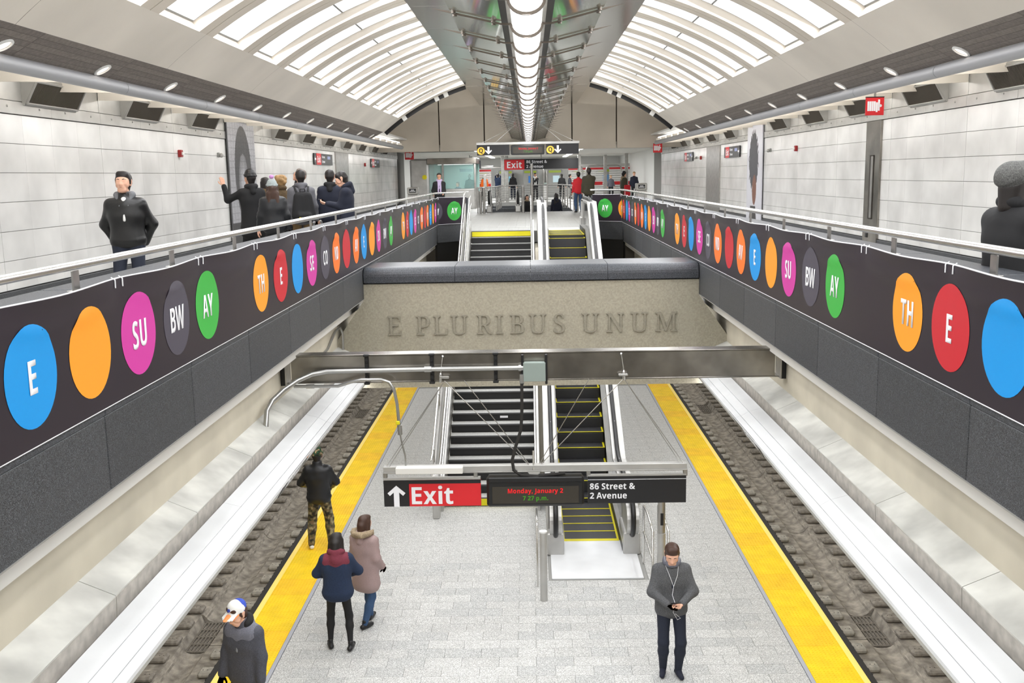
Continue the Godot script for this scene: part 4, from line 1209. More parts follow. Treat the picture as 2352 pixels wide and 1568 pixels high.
# ---------------------------------------------------------------- things on the walls
func wall_face(s: float) -> Basis:   # local x along the reading direction, z out of the wall
	return Basis(Vector3(0, 0, s), Vector3.UP, Vector3(-s, 0, 0))
func build_wall_things() -> void:
	for s: float in [-1.0, 1.0]:
		var nm := "left" if s < 0 else "right"
		var wf := wall_face(s)
		var zc0 := -14.1 if s < 0 else -13.85
		var body := pr(PackedVector2Array([Vector2(0.0, -0.20), Vector2(0.03, -0.20), Vector2(0.22, 0.14), Vector2(0.20, 0.17), Vector2(0.0, 0.17)]), -0.76, 0.76)
		var lean := Basis(Vector3.RIGHT, atan2(0.19, 0.34))
		var rim := MB.new()
		for e: float in [-0.155, 0.165]: rim.box(Vector3(0, e, 0.008), Vector3(1.5, 0.025, 0.03), 0.004)
		for e: float in [-0.74, 0.74]: rim.box(Vector3(e, 0, 0.008), Vector3(0.025, 0.34, 0.03), 0.004)
		var rm := rim.mesh()
		var slats := MB.new()
		for k in 46: slats.box(Vector3(-0.71 + 0.0315 * k, 0, 0.004), Vector3(0.008, 0.3, 0.012))
		var sl := slats.mesh()
		var back := bx(Vector3(0, 0, -0.002), Vector3(1.46, 0.31, 0.006))
		var n_v := 0
		for k in 11:
			var z := zc0 - 3.22 * k
			if s < 0 and k == 3: continue
			if s > 0 and k == 5: continue
			var v := thing("air_vent", "slanted dark air grille, %s along the %s wall from the near end" % [ORD[n_v], nm], "air vent", Vector3(s * (WALL_X - 0.005), 7.66, z), 0.0, "air grilles of the %s wall" % nm)
			n_v += 1
			var o := obj("housing", body, M.satin, v, Vector3.ZERO, Basis(Vector3(-s, 0, 0), Vector3.UP, Vector3(0, 0, -s)))
			var at := Vector3(-s * 0.128, -0.03, 0)
			var face := wf * lean
			obj("grille_back", back, M.grille, v, at, face)
			obj("grille", sl, M.grille_slat, v, at, face)
			obj("frame", rm, M.satin, v, at, face)
		# portraits stand-ins: plain abstract tile panels
		var mz := -23.25 if s < 0 else -29.75
		var mw := 2.15 if s < 0 else 1.9
		var mh := 2.95
		var im := Image.create(96, 140, false, Image.FORMAT_RGB8)
		rng.seed = 21
		for y in 140:
			for x in 96:
				var u := (x - 48.0) / 48.0
				var w := (y - 70.0) / 70.0
				var g: float
				var col: Color
				if s < 0:
					var d := sqrt(pow(u / 0.62, 2) + pow((w + 0.2) / 0.75, 2))
					var d2 := sqrt(pow(u / 0.36, 2) + pow((w - 0.0) / 0.52, 2))
					g = 0.62 if d > 1.0 else 0.24
					if d2 < 1.0: g = 0.66 - 0.2 * smoothstep(0.3, 1.0, d2)
					if w > 0.55: g = 0.22
					g += rng.randf_range(-0.05, 0.05)
					if y % 7 == 0 or x % 9 == 0: g *= 0.85
					col = Color(g, g, g * 1.03)
				else:
					var d := sqrt(pow((u + 0.1) / 0.62, 2) + pow((w + 0.3) / 0.58, 2)) + 0.12 * sin(u * 31.0) * sin(w * 23.0)
					col = Color(0.83, 0.83, 0.86)
					if d < 1.0: col = Color(0.24, 0.24, 0.27)
					var d2 := sqrt(pow((u - 0.05) / 0.28, 2) + pow((w - 0.28) / 0.3, 2))
					if d2 < 1.0: col = Color(0.48, 0.3, 0.23)
					if w > 0.6 and absf(u + 0.1) < 0.35 + 0.5 * (w - 0.6): col = Color(0.22, 0.21, 0.21)
					col = col.lightened(rng.randf_range(0.0, 0.05))
				im.set_pixel(x, y, col)
		var tx := ImageTexture.create_from_image(im)
		var mm := mat(Color.WHITE, 0.4)
		mm.albedo_texture = tx
		var mu := thing("wall_mural", "tall grey mosaic panel with a pale oval on a dark shape, left wall" if s < 0 else "tall white mosaic panel with a dark crested shape, right wall", "mural", Vector3(s * (WALL_X - 0.035), 6.27, mz))
		var mb := MB.new()
		mb.uvq(Vector3(-mw * 0.5, -mh * 0.5, 0.03), Vector3(mw * 0.5, -mh * 0.5, 0.03), Vector3(mw * 0.5, mh * 0.5, 0.03), Vector3(-mw * 0.5, mh * 0.5, 0.03))
		mb.box(Vector3(0, 0, 0.013), Vector3(mw + 0.01, mh + 0.01, 0.03), 0.003)
		obj("mosaic", mb.mesh(), mm, mu, Vector3.ZERO, wf)
	# steel columns let into the walls
	for q: Array in [[1.0, -19.65, 0.8, "beside the red hose sign on the right wall"], [1.0, -36.6, 2.6, "beyond the mosaic panel on the right wall"], [-1.0, -35.9, 2.4, "beyond the exit sign on the left wall"]]:
		var s: float = q[0]
		var cl := thing("steel_panel", "tall brushed steel panel %s" % q[3], "wall panel", Vector3(s * (WALL_X - 0.01), 6.05, q[1]))
		obj("panel", bx(Vector3.ZERO, Vector3(0.06, 2.56, q[2]), 0.005), M.beam if q[2] < 1.0 else M.steel, cl)
		if q[2] < 1.0:
			obj("recess", bx(Vector3(-s * 0.032, 0.0, 0.0), Vector3(0.03, 1.25, 0.2), 0.005), M.grille, cl)
			obj("recess_door", bx(Vector3(-s * 0.045, 0.0, 0.05), Vector3(0.02, 1.2, 0.1), 0.005), M.steel, cl)
			for e: float in [-0.82, -0.95]: obj("socket", bx(Vector3(-s * 0.035, e, -0.15), Vector3(0.02, 0.09, 0.11), 0.004), M.black, cl)
	# exit signs flat on the walls
	for q: Array in [[-1.0, -32.6, 2.9, "left wall, in front of the steel panel"], [-1.0, -43.6, 2.4, "left wall, farther than the steel panel"], [1.0, -33.2, 2.5, "right wall, beside the mosaic panel"], [1.0, -42.2, 2.3, "right wall, farther than the steel panel"]]:
		var s: float = q[0]
		var wf := wall_face(s)
		var L: float = q[2]
		var sg := thing("wall_sign", "black wall sign with red Exit block, %s" % q[3], "sign", Vector3(s * (WALL_X - 0.03), 7.04, q[1]))
		obj("plate", bx(Vector3.ZERO, Vector3(L, 0.36, 0.03), 0.003), M.signblack, sg, Vector3.ZERO, wf)
		obj("red_block", bx(Vector3(-L * 0.27, 0, 0.017), Vector3(L * 0.24, 0.36, 0.006)), M.red, sg, Vector3.ZERO, wf)
		obj("lettering", lettering("Exit", 0.2, "Droid Sans", true, 0.004), M.print_white, sg, wf * Vector3(-L * 0.27, 0, 0.02), wf)
		for r in 2: obj("lettering", lettering(["86 Street", "2 Avenue"][r], 0.075, "Droid Sans", true, 0.004), M.print_white, sg, wf * Vector3(-0.02 * L, 0.075 - 0.15 * r, 0.016), wf)
		obj("arrow", pr(PackedVector2Array([Vector2(0, 0.12), Vector2(0.1, 0.02), Vector2(0.03, 0.05), Vector2(0.03, -0.12), Vector2(-0.03, -0.12), Vector2(-0.03, 0.05), Vector2(-0.1, 0.02)]), 0.0, 0.005), M.print_white, sg, wf * Vector3((-1.0 if s < 0 else 1.0) * L * 0.45, 0, 0.016), wf * Basis(Vector3.BACK, PI / 2 if s < 0 else -PI / 2))
		obj("print", bx(Vector3(L * 0.28, 0.06, 0.017), Vector3(L * 0.16, 0.1, 0.004)), mat(rgb(150, 160, 200), 0.5), sg, Vector3.ZERO, wf)
	# alarms and cameras
	for q: Array in [[-1.0, -19.2, "left wall near the grey mosaic panel"], [1.0, -25.3, "right wall before the mosaic panel"], [1.0, -39.2, "right wall beyond the steel panel"], [-1.0, -40.9, "left wall beyond the steel panel"]]:
		var s: float = q[0]
		var fa := thing("fire_alarm", "small red fire alarm with a white strobe, %s" % q[2], "fire alarm", Vector3(s * (WALL_X - 0.03), 6.95, q[1]))
		obj("housing", bx(Vector3.ZERO, Vector3(0.07, 0.14, 0.12), 0.01), M.redbox, fa)
		obj("strobe", bx(Vector3(-s * 0.045, 0, 0), Vector3(0.05, 0.06, 0.06), 0.01), M.white, fa)
	for q: Array in [[-1.0, -21.6, "left wall just before the grey mosaic panel"], [1.0, -28.0, "right wall beside the mosaic panel"], [1.0, -40.2, "right wall at the far wall sign"]]:
		var s: float = q[0]
		var cm := thing("security_camera", "small domed wall camera, %s" % q[2], "camera", Vector3(s * (WALL_X - 0.02), 6.97, q[1]))
		obj("bracket", bx(Vector3.ZERO, Vector3(0.05, 0.1, 0.07), 0.008), M.grout, cm)
		var d := MB.new()
		d.ball(Vector3(-s * 0.06, -0.01, 0), Vector3(0.05, 0.05, 0.05), 10)
		obj("dome", d.mesh(), M.steel, cm)
	# red hose signs that stand out from the eaves
	for q: Array in [[1.0, 5.92, -17.2, 7.46, 0.31, "nearest, under the right eave"], [1.0, 5.7, -44.0, 7.47, 0.4, "small and far, under the right eave"], [-1.0, 5.6, -46.5, 7.42, 0.42, "small and far, under the left eave"]]:
		var s: float = q[0]
		var h: float = q[4] * 0.96
		var sg := thing("hose_sign", "red hanging sign with a white hose reel symbol, %s" % q[5], "sign", Vector3(s * q[1], q[3], q[2]))
		obj("plate", bx(Vector3.ZERO, Vector3(q[4], h, 0.03), 0.004), M.red, sg)
		obj("top_edge", bx(Vector3(0, h * 0.5 + 0.006, 0), Vector3(q[4], 0.014, 0.04)), M.black, sg)
		obj("hanger", bx(Vector3(0, h * 0.5 + 0.07, 0), Vector3(0.03, 0.14, 0.02)), M.steel, sg)
		var b := MB.new()
		for k in 6: b.box(Vector3((-0.36 + 0.115 * k) * q[4], (0.01 if k != 4 else -0.05) * q[4] + (0.05 if k == 5 else 0.0) * q[4], 0.017), Vector3(0.1 * q[4], (0.52 if k < 5 else 0.6) * q[4], 0.006), 0.002)
		b.tube([Vector3(0.3 * q[4], 0.03 * q[4], 0.014), Vector3(0.3 * q[4], 0.03 * q[4], 0.02)], 0.075 * q[4], 14)
		obj("symbol", b.mesh(), M.print_white, sg)
	# overhead sign with two Q bullets
	var fr := thing("sign_frame", "far steel bar under the end wall carrying the two black sign panels and a display", "sign frame")
	obj("bar", bx(Vector3(-0.02, 7.36, -29.99), Vector3(3.1, 0.07, 0.1), 0.004), M.satin, fr)
	for q: Array in [[-1.4, -0.35], [-1.0, -0.4], [1.4, 0.35], [1.0, 0.4]]: obj("suspension_cable", tb([Vector3(q[0], 7.39, -30), Vector3(q[1], 7.9, -30)], 0.006, 6), M.steel, fr)
	for s: float in [-1.0, 1.0]:
		var sg := thing("line_sign", "black sign with yellow Q circle and white down arrow, %s of the far display" % ("left" if s < 0 else "right"), "sign", Vector3(-1.07 if s < 0 else 1.02, 7.17, -29.97))
		obj("panel", bx(Vector3.ZERO, Vector3(0.98, 0.31, 0.05), 0.003), M.signblack, sg)
		var ci := MB.new()
		ci.tube([Vector3(-0.365, -0.02, 0.02), Vector3(-0.365, -0.02, 0.03)], 0.115, 28)
		obj("circle", ci.mesh(), mat(rgb(250, 196, 70), 0.5), sg)
		obj("lettering", lettering("Q", 0.13, "Droid Sans", true, 0.004), M.black, sg, Vector3(-0.365, -0.025, 0.03))
		obj("arrow", pr(PackedVector2Array([Vector2(0, -0.115), Vector2(0.105, -0.01), Vector2(0.08, 0.02), Vector2(0.032, -0.03), Vector2(0.032, 0.115), Vector2(-0.032, 0.115), Vector2(-0.032, -0.03), Vector2(-0.08, 0.02), Vector2(-0.105, -0.01)]), 0.025, 0.03), M.print_white, sg, Vector3(-0.14, -0.01, 0))
	var dp := thing("led_display", "small far LED display with red and green text between the Q signs", "display", Vector3(-0.03, 7.16, -29.97))
	obj("housing", bx(Vector3.ZERO, Vector3(1.0, 0.29, 0.12), 0.02), M.black, dp)
	obj("screen", bx(Vector3(0, -0.01, 0.06), Vector3(0.88, 0.19, 0.006)), M.ledscreen, dp)
	obj("display_text", lettering("Monday, January 2", 0.055, "Droid Sans", true, 0.003, 0.85), M.redglow, dp, Vector3(0.02, 0.03, 0.064))
	obj("display_text", lettering("7 27 p.m.", 0.055, "Droid Sans", true, 0.003, 0.85), M.greenglow, dp, Vector3(0.02, -0.055, 0.064))

# ---------------------------------------------------------------- the far hall
func build_far_hall() -> void:
	var c := struct("ceiling", "low white ceiling of the far hall", "ceiling")
	obj("slab", bx(Vector3(0, 7.75, -60.4), Vector3(14.4, 0.12, 31.4)), M.offwhite, c)
	for k in 4:
		for s: float in [-1.0, 1.0]:
			obj("ceiling_light", bx(Vector3(s * 2.6, 7.66, -49.0 - 7.0 * k), Vector3(0.3, 0.05, 4.6), 0.01), M.lamp, c)
			area(Vector3(s * 2.6, 7.6, -49.0 - 7.0 * k), Vector3.DOWN, Vector2(0.3, 4.6), E_FAR)
	var w := struct("wall_back", "bright white back wall of the far hall", "wall")
	obj("panel", bx(Vector3(0, 6.2, -76.2), Vector3(14.4, 3.4, 0.3)), M.white, w)
	for s: float in [-1.0, 1.0]:
		var sw := struct("wall_left" if s < 0 else "wall_right", "%s side wall of the far hall" % ("left" if s < 0 else "right"), "wall")
		obj("panel", bx(Vector3(s * 7.0, 6.2, -64.8), Vector3(0.2, 3.4, 22.8)), M.white, sw)
	# token booth
	var b := thing("booth", "stainless station booth with a lit glass window at the far left", "booth", Vector3(-4.2, FLOOR_Y, -51.5))
	obj("counter", bx(Vector3(0.7, 0.5, 0), Vector3(1.6, 1.0, 3.0), 0.02), M.satin, b)
	obj("side_panel", bx(Vector3(-1.35, 1.27, 0.02), Vector3(0.95, 2.54, 3.0), 0.1), M.satin, b)
	obj("door_post", bx(Vector3(-0.16, 1.2, 1.42), Vector3(0.1, 2.2, 0.2), 0.01), M.steel, b)
	obj("corner_post", bx(Vector3(1.47, 1.2, 1.42), Vector3(0.1, 2.4, 0.2), 0.01), M.steel, b)
	obj("header", bx(Vector3(0.3, 2.4, 0.05), Vector3(2.5, 0.3, 3.05), 0.02), M.beam, b)
	obj("back_wall", bx(Vector3(0.3, 1.6, -1.4), Vector3(2.5, 1.6, 0.1)), mat(rgb(190, 228, 222), 0.6), b)
	obj("booth_ceiling", bx(Vector3(0.3, 2.28, 0.0), Vector3(2.4, 0.05, 2.8)), M.white, b)
	obj("window_pane", bx(Vector3(0.66, 1.65, 1.45), Vector3(1.5, 1.25, 0.015)), M.pane, b)
	obj("door_pane", bx(Vector3(-0.52, 1.55, 1.45), Vector3(0.6, 1.5, 0.015)), M.pane, b)
	obj("door_panel", bx(Vector3(-0.52, 0.4, 1.44), Vector3(0.62, 0.8, 0.05), 0.01), M.satin, b)
	obj("booth_light", bx(Vector3(0.4, 2.24, 0.3), Vector3(1.8, 0.03, 0.3)), M.lamp, b)
	obj("blue_print", bx(Vector3(0.85, 1.95, -1.33), Vector3(0.7, 0.16, 0.02)), mat(rgb(30, 70, 110), 0.5), b)
	area(Vector3(-3.8, FLOOR_Y + 2.2, -51.2), Vector3.DOWN, Vector2(1.8, 0.3), 0.7, Color(0.85, 1.0, 0.98))
	var y := thing("round_notice", "round yellow disc on the stainless booth side", "sign", Vector3(-5.28, FLOOR_Y + 1.62, -49.9))
	var yd := MB.new()
	yd.tube([Vector3(0, 0, -0.06), Vector3(0, 0, 0.02)], 0.115, 20)
	obj("disc", yd.mesh(), M.nosing, y)
	# help point cabinets
	for s: float in [-1.0, 1.0]:
		var k := thing("cabinet", "stainless cabinet with a black label by the %s end of the railing" % ("left" if s < 0 else "right"), "cabinet", Vector3(-4.95 if s < 0 else 4.75, FLOOR_Y, -42.0))
		obj("body", bx(Vector3(0, 0.45, 0), Vector3(0.44, 0.9, 0.4), 0.015), M.satin, k)
		obj("head", bx(Vector3(0, 1.06, 0), Vector3(0.47, 0.3, 0.42), 0.03), M.satin, k)
		obj("label_plate", bx(Vector3(0, 1.07, 0.212), Vector3(0.29, 0.16, 0.01)), M.signblack, k)
		for r in 2: obj("print", bx(Vector3(0, 1.095 - 0.05 * r, 0.219), Vector3(0.14 + 0.1 * r, 0.03, 0.004)), M.print_white, k)
	# the second well with its cable rail, granite lining and escalator
	var wl := thing("well_lining", "dark granite lining of the far stair well", "well lining")
	for q: Array in [[-2.2, 0.06, 1], [2.0, 0.06, 1]]: obj("granite_panel", bx(Vector3(q[0], FLOOR_Y - 1.2, -48.9), Vector3(0.08, 2.4, 9.2)), M.granite, wl)
	obj("granite_panel", bx(Vector3(-0.1, FLOOR_Y - 1.3, -53.55), Vector3(4.3, 2.6, 0.1)), M.granite, wl)
	obj("dark_base", bx(Vector3(-0.1, FLOOR_Y - 2.6, -49.0), Vector3(4.3, 0.1, 9.4)), M.black, wl)
	for k in 4: obj("granite_panel", bx(Vector3(-1.6 + 0.62 * k, FLOOR_Y - 0.35, -50.0), Vector3(0.6, 0.66, 0.12), 0.01), M.granite, wl)
	for k in 2: obj("granite_panel", bx(Vector3(0.95 + 0.62 * k, FLOOR_Y - 0.35, -50.0), Vector3(0.6, 0.66, 0.12), 0.01), M.granite, wl)
	var cr := thing("cable_railing", "stainless railing of thin cables round the far stair well", "railing")
	var corner := [Vector3(-2.3, FLOOR_Y, -43.9), Vector3(-1.55, FLOOR_Y, -46.5), Vector3(-1.45, FLOOR_Y, -50.5), Vector3(1.7, FLOOR_Y, -50.5), Vector3(1.95, FLOOR_Y, -47.0), Vector3(2.35, FLOOR_Y, -43.9)]
	for k in 5:
		var a: Vector3 = corner[k]
		var d: Vector3 = corner[k + 1]
		obj("top_rail", tb([a + Vector3.UP * 1.12, d + Vector3.UP * 1.12], 0.03, 10), M.chrome, cr)
		for j in 7: obj("cable", tb([a + Vector3.UP * (0.25 + 0.12 * j), d + Vector3.UP * (0.25 + 0.12 * j)], 0.009, 5), M.steel, cr)
		var np := 3 if k != 2 else 4
		for j in np: obj("post", bx(a.lerp(d, float(j) / np) + Vector3.UP * 0.55, Vector3(0.06, 1.1, 0.05), 0.008), M.steel, cr)
	for q: Array in [[-2.0, 1.12], [-0.28, 1.15], [-2.15, 0.95], [2.05, 1.0], [2.3, 1.1], [0.12, 2.1]]:
		var bp := thing("guard_post", "round steel post at the far well, %s" % ("tall, beside the middle line" if q[1] > 2 else ("%s near post from the left" % ORD[[-2.15, -2.0, -0.28, 2.05, 2.3].find(q[0])])), "bollard", Vector3(q[0], FLOOR_Y, -43.4))
		obj("post", tb([Vector3.ZERO, Vector3(0, q[1], 0)], 0.065, 14), M.steel, bp)
		obj("cap", tb([Vector3(0, q[1], 0), Vector3(0, q[1] + 0.02, 0)], 0.068, 14), M.white, bp)
	for q: Array in [[-1.82, "left"], [-0.52, "right"]]:
		var nw := thing("escalator_newel", "curved black handrail newel of the far escalator, %s one" % q[1], "newel", Vector3(q[0], FLOOR_Y, -44.6))
		var p := []
		for k in 11:
			var a := -PI * 0.5 + PI * k / 10.0
			p.append(Vector3(0, 0.62 + 0.33 * sin(a), 0.33 * cos(a)))
		p.append(Vector3(0, 0.95, -1.0)); p.append(Vector3(0, 0.1, -3.0))
		obj("moving_handrail", tb(p, 0.05, 10), M.black, nw)
		obj("panel", pr(PackedVector2Array([Vector2(-0.25, 0), Vector2(-0.25, 0.88), Vector2(1.0, 0.9), Vector2(2.9, 0.05), Vector2(2.9, -0.8), Vector2(1.2, 0)]), -0.03, 0.03), M.satin, nw, Vector3.ZERO, SIDE)
		obj("base", bx(Vector3(0, 0.15, 0.1), Vector3(0.24, 0.3, 0.5), 0.03), M.satin, nw)
	obj("stair_slope", pr(PackedVector2Array([Vector2(44.5, FLOOR_Y), Vector2(49.5, FLOOR_Y - 2.5), Vector2(49.5, FLOOR_Y - 2.7), Vector2(44.5, FLOOR_Y - 0.3)]), 0.1, 1.9), M.tread_dark, wl, Vector3.ZERO, SIDE)
	obj("stair_slope", pr(PackedVector2Array([Vector2(44.5, FLOOR_Y), Vector2(49.5, FLOOR_Y - 2.5), Vector2(49.5, FLOOR_Y - 2.7), Vector2(44.5, FLOOR_Y - 0.3)]), -2.1, 0.1), M.step, wl, Vector3.ZERO, SIDE)
	# gates
	var g := thing("fare_gates", "row of turnstile gates with rounded steel arches in the far hall", "fare gates", Vector3(0, FLOOR_Y, -66.0))
	for k in 5:
		var x := -3.9 + 2.55 * k * 0.5
		x = -4.0 + 2.65 * k * 0.98
		if k < 4:
			var a := [Vector3(x, 0.0, 0), Vector3(x, 1.85, 0), Vector3(x + 0.08, 2.07, 0), Vector3(x + 0.28, 2.16, 0), Vector3(x + 2.1, 2.16, 0), Vector3(x + 2.3, 2.07, 0), Vector3(x + 2.38, 1.85, 0), Vector3(x + 2.38, 0.0, 0)]
			obj("arch", tb(a, 0.05, 8), M.steel, g)
		obj("turnstile", bx(Vector3(x - 0.12, 0.5, 0), Vector3(0.3, 1.0, 1.2), 0.05), M.satin, g)
		obj("reader", bx(Vector3(x - 0.12, 1.05, 0.4), Vector3(0.2, 0.1, 0.3), 0.02), M.boxgray, g)
	for k in 6:
		var vm := thing("ticket_machine", "grey ticket machine with a bright screen, %s along the back of the gates" % ORD[k], "ticket machine", Vector3(-3.6 + 1.85 * k, FLOOR_Y, -74.9))
		obj("body", bx(Vector3(0, 1.0, 0), Vector3(1.1, 2.0, 0.7), 0.03), M.grout, vm)
		obj("screen", bx(Vector3(0.1, 1.3, 0.36), Vector3(0.5, 0.5, 0.02)), mat([rgb(40, 120, 70), rgb(120, 190, 215), rgb(60, 120, 190), rgb(200, 225, 235), rgb(150, 190, 220), rgb(90, 140, 190)][k], 0.3), vm)
		obj("header", bx(Vector3(0, 1.85, 0.36), Vector3(0.9, 0.16, 0.02)), mat(rgb(150, 170, 40), 0.4), vm)
	for q: Array in [[-2.9, 1.7, -65.0], [-1.62, 2.8, -61.0], [3.1, 2.8, -61.0], [4.85, 2.8, -63.0], [5.9, 2.8, -60.0], [-3.5, 2.8, -60.0], [-1.35, 2.8, -60.5]]:
		var p := thing("steel_column", "slim steel column in the far hall, %s" % ("short, by the gates" if q[1] < 2 else "%s from the left" % ORD[[-3.5, -1.62, -1.35, 3.1, 4.85, 5.9].find(q[0])]), "column", Vector3(q[0], FLOOR_Y, q[2]))
		obj("shaft", bx(Vector3(0, q[1] * 0.5, 0), Vector3(0.2, q[1], 0.2), 0.01), M.steel, p)
	# shuttered kiosk fronts with red bands
	for q: Array in [[3.9, 2.4, "nearest the gates"], [6.6, 2.2, "at the far right"], [-3.2, 1.2, "at the left behind the gates"]]:
		var sh := thing("glass_screen", "white slatted shop shutter with two red bands, %s" % q[2], "shutter", Vector3(q[0], FLOOR_Y, -68.0))
		obj("frame", bx(Vector3(0, 2.2, 0), Vector3(q[1] + 0.3, 0.2, 0.12), 0.01), M.satin, sh)
		for k in 14: obj("slat", bx(Vector3(0, 0.062 + 0.15 * k, 0), Vector3(q[1], 0.12, 0.03), 0.01), M.white, sh)
		obj("red_band", bx(Vector3(0, 1.98, 0.03), Vector3(q[1], 0.12, 0.02)), M.red, sh)
		obj("red_band", bx(Vector3(0, 0.98, 0.03), Vector3(q[1] * 0.95, 0.22, 0.02)), M.red, sh)
	for q: Array in [[-0.4, 7.05, -60.2, 3.2, "Exit", "red and black far Exit sign below the display"], [-3.7, 7.1, -62.0, 1.4, "", "small far black sign with a down arrow"]]:
		var sg := thing("far_sign", q[5], "sign", Vector3(q[0] if q[4] == "" else 0.75, q[1], q[2]))
		var L: float = q[3] if q[4] == "" else 4.5
		obj("panel", bx(Vector3.ZERO, Vector3(L, 0.62 if q[4] != "" else 0.5, 0.06), 0.004), M.signblack, sg)
		obj("hanger", bx(Vector3(0, 0.45, 0), Vector3(0.06, 0.42, 0.04)), M.steel, sg)
		if q[4] != "":
			obj("red_block", bx(Vector3(-L * 0.5 + 0.62, -0.02, 0.033), Vector3(1.22, 0.6, 0.01)), M.red, sg)
			obj("lettering", lettering("Exit", 0.38, "Droid Sans", true, 0.01), M.print_white, sg, Vector3(-L * 0.5 + 0.62, -0.02, 0.04))
			for r in 2:
				var lt := lettering(["86 Street &", "2 Avenue"][r], 0.17, "Droid Sans", true, 0.01)
				obj("lettering", lt, M.print_white, sg, Vector3(-L * 0.5 + 1.35 + lt.get_aabb().size.x * 0.5, 0.14 - 0.28 * r, 0.03))
		else:
			obj("arrow", pr(PackedVector2Array([Vector2(0, -0.2), Vector2(0.17, -0.03), Vector2(0.05, -0.06), Vector2(0.05, 0.2), Vector2(-0.05, 0.2), Vector2(-0.05, -0.06), Vector2(-0.17, -0.03)]), 0.03, 0.04), M.print_white, sg, Vector3(-0.45, 0, 0))
			obj("blue_print", bx(Vector3(0.2, 0.05, 0.033), Vector3(0.25, 0.25, 0.01)), mat(rgb(60, 110, 200), 0.5), sg)

